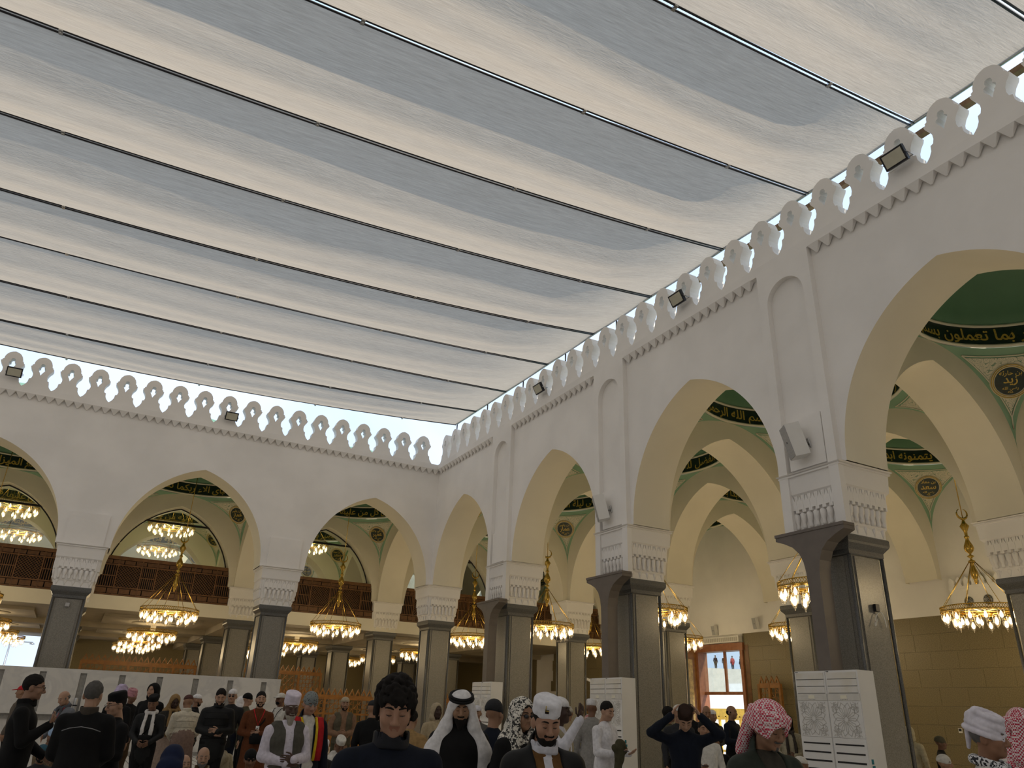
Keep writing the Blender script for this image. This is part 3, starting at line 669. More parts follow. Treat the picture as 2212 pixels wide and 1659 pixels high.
# ------------------------------------------------------------ chandeliers
def chand_parts():
    P = {}; n = 64
    ring = lambda r, z, N=n: [(r*math.cos(2*PI*j/N), r*math.sin(2*PI*j/N), z) for j in range(N)]
    g = MB(); g.loft([ring(1.05, -.075), ring(1.075, -.07), ring(1.075, -.045), ring(1.05, -.04)], 0, True, False, False)
    g.loft([ring(1.05, .055), ring(1.07, .06), ring(1.07, .08), ring(1.05, .085)], 0, True, False, False)
    for j in range(96):
        for d in (-1, 1):
            a0 = 2*PI*j/96; a1 = 2*PI*(j+d)/96
            g.tube([(1.058*math.cos(a0), 1.058*math.sin(a0), -.05), (1.058*math.cos(a1), 1.058*math.sin(a1), .065)], .0075, 4)
    P['ring'] = g.mesh('ring', GOLD)
    g = MB(); g.loft([ring(.74, -.06), ring(.76, -.06), ring(.76, .0), ring(.74, .0)], 0, True, False, False)
    for j in range(6): a = 2*PI*j/6; g.tube([(0, 0, -.03), (1.05*math.cos(a), 1.05*math.sin(a), -.03)], .012, 6)
    P['inner_ring'] = g.mesh('inner_ring', GOLD)
    g = MB(); g.lathe([(.0, .72), (.03, .74), (.05, .80), (.04, .84), (.075, .90), (.105, 1.0), (.10, 1.08), (.055, 1.22), (.045, 1.30), (.09, 1.36), (.095, 1.39), (.03, 1.43), (.028, 1.47), (.10, 1.53), (.03, 1.57), (.03, 1.60),
        (.11, 1.68), (.135, 1.76), (.12, 1.84), (.06, 1.98), (.04, 2.04), (.07, 2.08), (.07, 2.11), (.04, 2.14), (.05, 2.26), (.13, 2.42), (.06, 2.52), (.03, 2.62), (.02, 2.66)], (0, 0, -.0), 20); P['stem'] = g.mesh('stem', GOLD)
    g = MB(); pts = []; rr = []
    for j in range(25):
        a = R_(-90-160+320*j/24); pts.append((.155*math.cos(a), 0, 2.80+.155*math.sin(a))); rr.append(.006+.034*(1-abs(j-12)/12)**.8)
    g.tube(pts, rr, 8); P['crescent'] = g.mesh('crescent', GOLD)
    g = MB(); g.tube([(0, 0, 2.64), (0, 0, 7.75)], .014, 6); P['rod'] = g.mesh('rod', GOLD)
    g = MB(); g.tube([(0, 0, 2.64), (0, 0, 3.22)], .014, 6); P['short_rod'] = g.mesh('rod', GOLD)
    g = MB(); g.tube([(.075, 0, 1.37), (1.05, 0, .07)], .009, 5); P['hanger'] = g.mesh('hanger', GOLD)
    g = MB(); g.lathe([(.03, 0), (.075, -.01), (.09, -.08), (.088, -.16), (.07, -.25), (.035, -.31), (.012, -.335)], n=12); g.lathe([(.0, -.33), (.018, -.345), (.0, -.37)], n=6); P['lamp'] = g.mesh('lamp', LAMPGLASS)
    g = MB(); g.lathe([(.01, -.06), (.022, -.09), (.045, -.15), (.05, -.19), (.03, -.235), (.0, -.25)], n=10); P['bulb'] = g.mesh('bulb', BULB)
    g = MB(); g.lathe([(.035, .012), (.05, .0), (.05, -.02), (.03, -.03)], n=10); P['lamp_cap'] = g.mesh('lamp_cap', GOLD)
    g = MB(); g.lathe([(.0, .36), (.95, .36), (.9, .33), (.5, .31), (.12, .28), (.1, .0), (.0, -.05)], n=32); P['ceiling_rose'] = g.mesh('ceiling_rose', CEILM)
    return P
CP = chand_parts()
def add_light(o, watts, z=-.25):
    l = bpy.data.lights.new('lamp_light', 'POINT'); l.energy = watts; l.color = (1, .78, .46); l.shadow_soft_size = .45
    q = bpy.data.objects.new('lamp_light', l); q.location = (0, 0, z); link(q, o)
def chandelier(x, y, z, label, group, hung=True, light=LAMP, turn=0.):
    o = empty('chandelier', (x, y, z), turn); tag(o, label, 'chandelier', group)
    inst(CP['ring'], 'ring', o); inst(CP['inner_ring'], 'inner_ring', o)
    if hung:
        for nm in ('stem', 'crescent', 'rod'): inst(CP['short_rod' if nm == 'rod' and z > 8 else nm], nm, o, rz=(-turn-.5 if nm == 'crescent' else 0))
        for j in range(8): inst(CP['hanger'], 'hanger', o, rz=2*PI*j/8)
    else: inst(CP['ceiling_rose'], 'ceiling_rose', o)
    for cnt, r, zz, ph in ((16, .98, -.07, 0), (10, .72, -.20, .2)):
        for j in range(cnt):
            a = 2*PI*(j+ph)/cnt; l = inst(CP['lamp'], 'lamp', o, (r*math.cos(a), r*math.sin(a), zz)); inst(CP['bulb'], 'bulb', l); inst(CP['lamp_cap'], 'lamp_cap', l)
    if light: add_light(o, light)
    return o
ZC = 4.74
for i in range(2):
    for k in range(-1, 4):
        if k == -1 and i == 1: pass
        lab = {(1, 0): 'brass ring chandelier hanging before the tan stone wall with round vents', (0, 0): 'brass ring chandelier half hidden behind the cable-hung pier', (1, 1): 'brass ring chandelier hanging before the tan wall left of the round vents', (0, 1): 'brass ring chandelier just behind the second pier from the corner',
               (1, 2): 'brass ring chandelier near the bright doorway of the side aisle', (0, 2): 'brass ring chandelier behind the pier next to the corner pier', (1, 3): 'brass ring chandelier beside the brightly lit inner pier', (0, 3): 'brass ring chandelier in the corner bay beside the corner pier'}.get((i, k), 'brass ring chandelier in the nearest side aisle bays')
        chandelier(GX(i+.5), GY(k+.5), ZC, lab, 'hanging brass chandeliers', turn=.2*i+.3*k)
for j in range(4):
    lab = ['brass ring chandelier in the arch between corner pier and barrier end', 'brass ring chandelier in the arch above the middle of the marble barrier', 'brass ring chandelier in the arch before the bright opening'][min(j, 2)]
    chandelier(GX(-j-.5)+.12, GY(3.5), ZC, lab, 'hanging brass chandeliers', turn=.17*j)
for j in range(0, 3):
    for m in (4.5, 5.5):
        chandelier(GX(-j-.5), GY(m), 9.25, 'lit chandelier high up behind the glass over the mezzanine railing', 'chandeliers behind the mezzanine glass', light=LAMP*.9)
for j in range(-1, 3):
    for m, y in enumerate((39.3, 45.9, 52.4)):
        chandelier(GX(-j-.5)+.15, y, 4.395 if m < 2 else 4.515, 'flat lit ring chandelier fixed to the low mezzanine ceiling', 'chandeliers under the mezzanine', hung=False, light=LAMP*.55)

# ------------------------------------------------------------ mezzanine: slab, glass, wooden railing
g = MB(); g.box((GX(-5)-.6, 35.62, 4.88), (XW, 56.5, 5.40)); slab = g.build('ceiling_mezzanine', CEILM); tag(slab, kind='structure')
g = MB(); g.box((GX(-5)-.6, 35.44, 4.87), (XW, 35.615, 5.41)); o = g.build('trim_fascia', CREAM); tag(o, kind='structure')
for j in range(-1, 5):
    g = MB(); g.box((GX(-j)-.5, 37.0, 4.60), (GX(-j)+.5, 56, 4.88)); g.build('drop_beam', CEILM, slab)
for k in (5, 6):
    g = MB(); g.box((GX(-5), GY(k)-.5, 4.62), (XW, GY(k)+.5, 4.879)); g.build('drop_beam', CEILM, slab)
for j in range(-1, 5):
    cx = GX(-j-.5)
    for cyy in (39.3, 45.9): 
        g = MB(); g.box((cx-2.0, cyy-1.9, 4.76), (cx+2.0, cyy+1.9, 4.88)); g.build('ceiling_panel', CEILM, slab)
# back walls
g = MB(); g.box((GX(-5)-.6, GY(6)+.2, 5.40), (XW, GY(6)+.5, 11)); o = g.build('wall_mezzanine_back', CREAM); tag(o, kind='structure')
g = MB(); g.box((-1.55, 56, 0), (XW+.5, 56.5, 4.87)); g.box((GX(-5)-.6, 56, 0), (-9, 56.5, 4.87)); o = g.build('wall_far_back', STONE); tag(o, kind='structure')
g = MB(); g.box((XW, GY(5), 0), (XW+.5, 56.5, 11)); o = g.build('wall_outer_back', STONE); tag(o, kind='structure')

def railing_parts():
    W = S-1.36; z0, z1 = 0., 1.56
    parts = []
    g = MB()
    for z, h in ((.0, .06), (.30, .05), (1.20, .05), (1.44, .14)): g.box((-W/2, -.05, z), (W/2, .05, z+h))
    parts.append(('frame', g.mesh('frame', WOOD), None))
    g = MB(); g.box((-W/2, .055, 0), (W/2, .075, 1.55)); parts.append(('shade_sheet', g.mesh('shade_sheet', BLACK), None))  # added black sheet, paints the dim interior seen through the lattice
    n = 12; w = W/n
    for lo, hi in ((.06, .30), (1.25, 1.44)):
        g = MB(); g.box((-w/2+.02, -.02, lo+.02), (w/2-.02, .02, hi-.02)); g.box((-w/2+.07, -.035, lo+.055), (w/2-.07, .0, hi-.055)); me = g.mesh('small_panel', WOOD)
        for j in range(n): parts.append(('small_panel', me, (-W/2+w*(j+.5), 0, 0)))
    g = MB(); g.box((-.025, -.045, 0), (.025, .045, 1.50)); stile = g.mesh('stile', WOOD)
    widths = [1.0, 1.35, .9, 1.35, .9, 1.35, 1.0]; sc_ = W/sum(widths); x = -W/2
    for j, ww in enumerate(widths):
        ww *= sc_; g = MB(); a, b, lo, hi = -ww/2+.03, ww/2-.03, .35, 1.20
        if j % 2:
            q = .115; m = int((ww+hi-lo)/q)+1
            for t in range(-m, m+1):
                for s in (-1, 1):
                    # diagonal bar clipped to the panel
                    x0 = t*q; pts = []
                    for zz in (lo, hi):
                        xx = x0+s*(zz-lo-(hi-lo)/2); pts.append([xx, zz])
                    (xa, za), (xb, zb) = pts
                    def clip(x1, zz1, x2, zz2):
                        if x1 < a: zz1 += (a-x1)/(x2-x1)*(zz2-zz1) if x2 != x1 else 0; x1 = a
                        elif x1 > b: zz1 += (b-x1)/(x2-x1)*(zz2-zz1) if x2 != x1 else 0; x1 = b
                        return x1, zz1
                    if max(xa, xb) <= a or min(xa, xb) >= b: continue
                    xa2, za2 = clip(xa, za, xb, zb); xb2, zb2 = clip(xb, zb, xa, za)
                    d = Vector((xb2-xa2, 0, zb2-za2)); L = d.length
                    if L < .02: continue
                    d.normalize(); nn = Vector((-d.z, 0, d.x))
                    g.rbox(((xa2+xb2)/2, s*.006, (za2+zb2)/2), d*L/2, Vector((0, .012, 0)), nn*.009)
            nm = 'lattice_panel'
        else:
            k = 7
            for t in range(k): xx = a+(b-a)*(t+.5)/k; g.box((xx-.014, -.02, lo), (xx+.014, .02, hi))
            g.box((a, -.025, .76), (b, .025, .80)); nm = 'slat_panel'
        parts.append((nm, g.mesh(nm, WOOD), (x+ww/2, 0, 0)))
        parts.append(('stile', stile, (x, 0, 0))); x += ww
    return parts
RP = railing_parts()
for j in range(-2, 4):
    lab = {-2: 'carved wooden mezzanine railing seen past the brightly lit inner pier', -1: 'carved wooden mezzanine railing in the corner bay', 0: 'carved wooden mezzanine railing in the arch between corner pier and barrier end', 1: 'carved wooden mezzanine railing in the arch above the middle of the barrier', 2: 'carved wooden mezzanine railing above the bright opening'}.get(j, 'carved wooden mezzanine railing beyond the bright opening')
    o = empty('mezzanine_railing', (GX(-j-.5), 35.52, 5.42)); tag(o, lab, 'railing', 'wooden railings of the mezzanine')
    for nm, me, loc in RP: inst(me, nm, o, loc or (0, 0, 0))
    # glazing filling the arch behind the railing
    q = empty('arch_glazing', (GX(-j-.5), 35.95, 0)); tag(q, lab.replace('carved wooden mezzanine railing', 'arched glass pane over the railing'), 'glass', 'glazed mezzanine arches')
    g = MB(); pts = [(-2.40, 5.42), (-2.40, 6.2)]+[(u*.985, z-.03) for u, z in ARCH]+[(2.40, 6.2), (2.40, 5.42)]
    g.prism(pts, [], lambda u, w, d: (u, d, w), -.008, .008); g.build('pane', GLASS, q)
    g = MB(); g.box((-1.42, -.03, 8.67), (1.42, .03, 8.75)); g.build('transom', METAL_D, q)
    g = MB(); g.tube([(u*.985, 0, z-.03) for u, z in ARCH], .03, 6); g.build('arch_frame', METAL_D, q)

# ------------------------------------------------------------ marble barrier with recessed slots and a shelf
BY = 28.0
bar = empty('marble_barrier', (0, BY, 0)); tag(bar, 'long white marble barrier wall with recessed slots and a shelf, across the far arcade', 'barrier')
SLOT = [-11.6+1.09*k for k in range(17)]
xa = -13.0
g = MB(); g.box((-13.0, .08, 0), (6.40, .38, 2.36)); g.build('core', MARBLE, bar)
for k, sx in enumerate(SLOT+[6.40+.09]):
    g = MB(); g.box((xa, .0, 1.14), (sx-.09 if k < len(SLOT) else 6.40, .08, 2.36)); g.build('marble_slab', MARBLE, bar)
    xa = sx+.09
DKM = mat('slot_stone', (.30, .29, .27), .4, noise_s=14, noise_a=.05)
for sx in SLOT:
    g = MB(); g.box((sx-.09, .0, 2.25), (sx+.09, .08, 2.36)); g.build('slot_lintel', MARBLE, bar)
    g = MB(); g.box((sx-.09, .06, 1.14), (sx+.09, .078, 2.25)); g.build('slot_back', DKM, bar)
g = MB(); g.box((-13.0, -.16, 1.08), (6.40, .08, 1.14)); g.build('shelf', MARBLE, bar)
g = MB(); g.box((-13.0, -.02, .93), (6.40, .08, 1.08)); g.build('dark_strip', DKM, bar)
x = -13.0
while x < 6.4:
    g = MB(); g.box((x+.005, .02, .10), (min(x+1.09, 6.4)-.005, .08, .93)); g.build('lower_slab', MARBLE, bar); x += 1.09
g = MB(); g.box((-13.0, -.03, 0), (6.40, .08, .10)); g.build('skirting', DKM, bar)
for x in (.35, 3.52, 4.55, -2.6):
    o = empty('cup_dispenser', (x, BY-.09, 1.14)); tag(o, 'steel cup dispenser standing on the shelf of the marble barrier', 'dispenser', 'steel dispensers on the marble shelf')
    g = MB(); g.lathe([(.055, 0), (.06, .02), (.06, .36), (.05, .40), (.02, .42)], n=14); g.build('tube', STEEL, o)
    g = MB(); g.lathe([(.066, .18), (.066, .22)], n=14); g.build('band', METAL_D, o)

# ------------------------------------------------------------ carved wooden screens under the mezzanine
def wood_screen(x0, x1, y, H, label, m=WOOD_O, rz=0.):
    W = x1-x0; o = empty('wooden_screen', ((x0+x1)/2, y, 0), rz); tag(o, label, 'screen', 'carved wooden screens')
    n = max(2, round(W/1.1)); w = W/n
    g = MB()
    for z, h in ((0, .12), (H*.34, .08), (H*.62, .08), (H-.16, .16)): g.box((-W/2, -.05, z), (W/2, .05, z+h))
    for j in range(n+1): g.box((-W/2+w*j-.05, -.06, 0), (-W/2+w*j+.05, .06, H))
    g.build('frame', m, o)
    for j in range(n):
        for r, (lo, hi) in enumerate(((.12, H*.34), (H*.34+.08, H*.62), (H*.62+.08, H-.16))):
            g = MB(); a, b = -w/2+.05, w/2-.05
            if r == 0: g.box((a, -.02, lo), (b, .02, hi)); g.box((a+.12, -.04, lo+.12), (b-.12, .0, hi-.12)); nm = 'solid_panel'
            else:
                st = .17
                k = int((b-a)/st)
                for t in range(k+1): xx = a+(b-a)*t/k; g.box((xx-.014, -.015, lo), (xx+.014, .015, hi))
                kk = max(1, int((hi-lo)/st))
                for t in range(1, kk): zz = lo+(hi-lo)*t/kk; g.box((a, -.015, zz-.014), (b, .015, zz+.014))
                for t in range(k):
                    for u in range(kk):
                        cx = a+(b-a)*(t+.5)/k; cz = lo+(hi-lo)*(u+.5)/kk
                        if (t+u) % 2 == 0: g.rbox((cx, 0, cz), Vector((.075, 0, .075)), Vector((0, .01, 0)), Vector((-.012, 0, .012)))
                nm = 'lattice_panel'
            g.build(nm, m, o, (-W/2+w*(j+.5), 0, 0))
    c = int(W/.26); g = MB()
    for t in range(c):
        cx = -W/2+W*(t+.5)/c; hw = W/c*.5
        g.prism([(cx-hw, H), (cx+hw, H), (cx+hw*.75, H+.09), (cx, H+.30), (cx-hw*.75, H+.09)], [[(cx-hw*.5, H+.03), (cx-hw*.35, H+.09), (cx, H+.18), (cx+hw*.35, H+.09), (cx+hw*.5, H+.03)]], lambda u, v, d: (u, d, v), -.02, .02)
    g.build('crest', m, o)
wood_screen(.35, 5.35, 41.9, 3.15, 'tall carved wooden screen behind the marble barrier under the low chandeliers')
wood_screen(7.0, 11.6, 41.9, 3.15, 'tall carved wooden screen behind the lower crested screen')
wood_screen(6.7, 12.0, 34.6, 2.0, 'low crested wooden screen between barrier end and corner pier')
wood_screen(13.4, 18.6, 34.6, 2.05, 'low crested wooden screen beyond the corner pier')
wood_screen(20.3, 24.4, 33.6, 2.05, 'low crested wooden screen beside the brightly lit inner pier')
for (x, y, rz, H, l) in ((24.75, 23.4, PI/2, 3.0, 'narrow wooden screen against the tan wall right of the doorway'), (24.75, 9.9, PI/2, 3.0, 'narrow wooden screen in the dark recess of the tan wall')):
    w = 1.1; wood_screen(x-w/2, x+w/2, y, H, l, rz=rz)

# ------------------------------------------------------------ doorway of the side aisle, daylight outside
door = empty('door_1', (XW, 0, 0)); tag(door, kind='structure')
FRAME = mat('wood_frame_red', (.32, .13, .06), .4, noise_s=6, noise_a=.06)
g = MB()
g.box((-.10, DY0, 0), (.45, DY0+.16, 4.7)); g.box((-.10, DY1-.16, 0), (.45, DY1, 4.7)); g.box((-.12, DY0-.05, 4.40), (.45, DY1+.05, 4.7)); g.box((.20, DY0+.16, 2.62), (.32, DY1-.16, 2.74)); g.box((.22, 26.42, 2.7), (.30, 26.54, 4.4))
g.build('door_frame', FRAME, door)
for a, b in ((DY0+.16, 26.42), (26.54, DY1-.16)):
    g = MB(); g.box((.25, a, 2.74), (.262, b, 4.40)); g.build('pane', GLASS, door)
g = MB(); g.box((-1.25, DY1-.02, .02), (-.02, DY1+.05, 4.55)); q = g.build('door_leaf', WOOD_O, door)
g = MB(); g.box((-.95, DY1-.05, .5), (-.35, DY1-.021, 4.1)); g.build('gold_panel', mat('gold_door_panel', (.55, .36, .10), .4, noise_s=9, noise_a=.1), q)
g = MB(); g.box((-.02, DY0-.28, .02), (.05, DY0-.06, 4.6)); g.build('dark_leaf', WOOD, door)
o = empty('air_curtain', (XW-.12, (DY0+DY1)/2, 4.72)); tag(o, 'long white air curtain mounted above the bright doorway', 'air curtain')
g = MB(); g.box((-.12, -1.45, 0), (.11, 1.45, .26)); g.build('housing', WHITEP, o)
for t in range(24): 
    g = MB(); g.box((-.127, -1.38+.115*t, .05), (-.118, -1.30+.115*t, .21)); g.build('grille', LINEM, o)
# outside: paving stays the floor, a gold fence and pale steps
PALE = mat('pale_stone', (.75, .72, .66), .7, noise_s=2, noise_a=.03)
o = empty('outdoor_terrace', (73, 75.5, 0)); tag(o, 'pale raised terrace far outside the doorway with onlookers on it', 'terrace')
g = MB(); g.rbox((0, 0, 3.69), (9, -9*.42, 0), (3*.42, 3, 0), (0, 0, 3.69)); g.build('deck', PALE, o)
g = MB(); g.rbox((-1.0, -2.3, 3.4), (9, -9*.42, 0), (.1, .24, 0), (0, 0, 3.4)); g.build('ramp_wall', PALE, o)
o = empty('gold_fence', (30.5, 31.5, 0)); tag(o, 'yellow gold fence with pointed arches outside the doorway', 'fence')
YEL = mat('fence_yellow', (.80, .50, .06), .5, noise_s=6, noise_a=.05)
g = MB(); g.box((-.05, -3.5, 1.75), (.05, 3.5, 2.15)); g.box((-.05, -3.5, .1), (.05, 3.5, .2)); g.build('rails', YEL, o)
for t in range(15):
    g = MB(); y = -3.5+.5*t; g.box((-.05, y-.05, 0), (.05, y+.05, 1.8)); g.build('baluster', YEL, o)
for t in range(14):
    g = MB(); y = -3.25+.5*t; pts = [(-.20, 1.25)]+[(-.2+.4*q/8, 1.45+.22*(1-abs(q-4)/4)**.6) for q in range(9)]+[(.20, 1.25)]
    g.prism([(-.25, 1.25), (-.25, 1.8), (.25, 1.8), (.25, 1.25)][::-1], [pts], lambda u, w, d, y=y: (d, y+u, w), -.03, .03) if False else g.box((-.03, y-.2, 1.62), (.03, y+.2, 1.76))
    g.build('arch_infill', YEL, o)

# ------------------------------------------------------------ wall fittings: speakers, floodlights, vents
def speaker(x, y, z, rz, tilt, label, size=(.30, .34, .68)):
    o = empty('loudspeaker', (x, y, z), rz); o.rotation_euler = (0, tilt, rz); tag(o, label, 'speaker')
    a, b, h = size
    g = MB(); g.box((-a, -b/2, -h/2), (0, b/2, h/2)); g.build('cabinet', WHITEP, o)
    g = MB(); g.box((-a-.012, -b/2+.015, -h/2+.015), (-a, b/2-.015, h/2-.015)); gr = g.build('grille', mat('grille_grey', (.42, .42, .42), .6, noise_s=60, noise_a=.06), o)
    g = MB(); g.box((-a-.016, -.02, -.02), (-a-.011, .02, .012)); g.build('badge', METAL_D, gr)
    g = MB(); g.tube([(0, 0, -.08), (.10, 0, -.12)], .025, 8); g.box((.09, -.06, -.2), (.11, .06, 0)); g.build('bracket', STEEL, o)
speaker(11.80, GY(0)-.02, 6.80, -.55, R_(-14), 'white loudspeaker tilted down on the pilaster of the cable-hung pier')
speaker(11.80, GY(1)+.1, 6.82, -.55, R_(-14), 'white loudspeaker tilted down on the second pilaster from the corner')
speaker(25.10, 26.6, 5.30, 0, R_(-10), 'small white loudspeaker above the air curtain', (.16, .22, .42))
speaker(25.10, 24.1, 5.42, 0, R_(-10), 'small white loudspeaker beside the doorway above the tan stone', (.16, .22, .48))
speaker(25.10, 19.0, 5.3, 0, R_(-10), 'small white loudspeaker on the wall behind the cable-hung pier', (.16, .22, .45))
def floodlight(x, y, z, rz, label):
    o = empty('floodlight', (x, y, z)); o.rotation_euler = (0, R_(-28), rz); tag(o, label, 'floodlight', 'square floodlights on the parapets')
    g = MB(); g.box((-.10, -.23, -.16), (-.02, .23, .16)); g.build('housing', METAL_D, o)
    g = MB(); g.box((-.108, -.195, -.125), (-.10, .195, .125)); g.build('lens', LENS, o)
    g = MB(); g.tube([(-.06, -.23, 0), (-.06, -.25, -.02), (.10, -.25, -.10), (.10, .25, -.10), (-.06, .25, -.02), (-.06, .23, 0)], .012, 6); g.build('bracket', STEEL, o)
    g = MB(); g.tube([(-.02, .05, -.05), (.12, .12, -.16), (.16, .3, -.15)], .006, 5); g.build('wire', WHITEP, o)
floodlight(11.64, 6.55, 11.56, 0, 'square floodlight on the side parapet above the near arch')
floodlight(11.64, 12.82, 11.56, 0, 'square floodlight on the side parapet between the cable-hung pier and the second')
floodlight(11.64, 19.8, 11.55, 0, 'square floodlight on the side parapet above the third arch')
floodlight(-3.89, 28.48, 11.58, PI/2, 'square floodlight on the far parapet above the bright opening')
floodlight(3.21, 28.48, 11.52, PI/2, 'square floodlight on the far parapet above the middle arch')
# white service ledge with small crest and two round vents on the tan wall
o = empty('vent_ledge', (XW, 14.3, 5.07)); tag(o, 'white plaster ledge with leaf crest and two round vents on the tan wall', 'ledge')
g = MB(); g.box((-.30, -2.2, 0), (-.005, 1.0, .78)); g.box((-.33, -2.2, .72), (-.005, 1.0, .80)); g.build('box', PLASTER, o)
for t in range(13):
    g = MB(); y = -2.1+.25*t; g.prism([(y-.11, .80), (y+.11, .80), (y+.07, .90), (y+.10, .98), (y, 1.10), (y-.10, .98), (y-.07, .90)], [], lambda u, w, d: (d, u, w), -.30, -.25); g.build('crest_leaf', PLASTER, o)
for y in (.42, -.2):
    g = MB()
    for r in (.15, .11, .07, .03): g.tube([(-.305, y+r*math.cos(2*PI*q/20), .30+r*math.sin(2*PI*q/20)) for q in range(20)], .013, 5, closed=True)
    g.build('vent_grille', STEEL, o)
    g = MB(); g.tube([(-.302, y, .30), (-.29, y, .30)], .16, 20); g.build('vent_hole', BLACK, o)
# dangling cable loop and junction box on the near pier
o = empty('cable_coil', (12.60, GY(0)-.49, 3.55)); tag(o, 'loop of white cable with a small box on the granite pier', 'cable')
g = MB(); g.box((-.05, -.06, -.05), (.05, .0, .08)); g.build('box', METAL_D, o)
g = MB(); g.tube([(.05+.16*math.sin(a*.4)+.02*math.sin(a), -.04-.01*math.cos(a), -.18+.13*math.cos(a*.8)) for a in [q*.35 for q in range(40)]], .007, 5); g.build('wire', WHITEP, o)
# wall switch on the tan wall and cctv cameras
o = empty('wall_socket', (XW-.01, 16.0, 1.55)); tag(o, 'small white socket box on the tan stone wall', 'socket')
g = MB(); g.box((-.03, -.06, -.07), (0, .06, .07)); g.build('box', WHITEP, o); g = MB(); g.box((-.034, -.045, -.02), (-.03, .045, .055)); g.build('dial', METAL_D, o)
o = empty('security_camera', (GX(1)+.56, GY(3)-.3, 3.05)); tag(o, 'small white security camera on the brightly lit inner pier', 'camera')
g = MB(); g.rbox((.16, 0, -.05), (.13, 0, -.04), (0, .05, 0), (.015, 0, .05)); g.build('body', WHITEP, o); g = MB(); g.tube([(-.06, 0, .06), (.1, 0, .0)], .02, 6); g.build('arm', WHITEP, o)
o = empty('wall_box', (GX(-2), 28.94, 4.30)); tag(o, 'small grey junction box on the pier beside the bright opening', 'box')
g = MB(); g.box((-.06, -.05, -.06), (.06, .0, .06)); g.build('box', STEEL, o); g = MB(); g.box((-.04, -.058, -.04), (.04, -.05, .04)); g.build('lid', STEEL, o)
# lamp post outside the bright opening
o = empty('lamp_post', (-3.9, 62, 0)); tag(o, 'tall lamp post with cross arms outside the bright opening', 'lamp post')
g = MB(); g.tube([(0, 0, 0), (0, 0, 5.2)], [.09, .05], 10); g.build('pole', STEEL, o); g = MB(); g.tube([(-1.3, 0, 4.8), (1.3, 0, 4.8)], .035, 8); g.build('arm', STEEL, o)
for s in (-1.25, 1.25):
    g = MB(); g.lathe([(.02, .0), (.14, -.06), (.16, -.12), (.0, -.14)], (s, 0, 4.8), 12); g.build('lamp_head', STEEL, o)
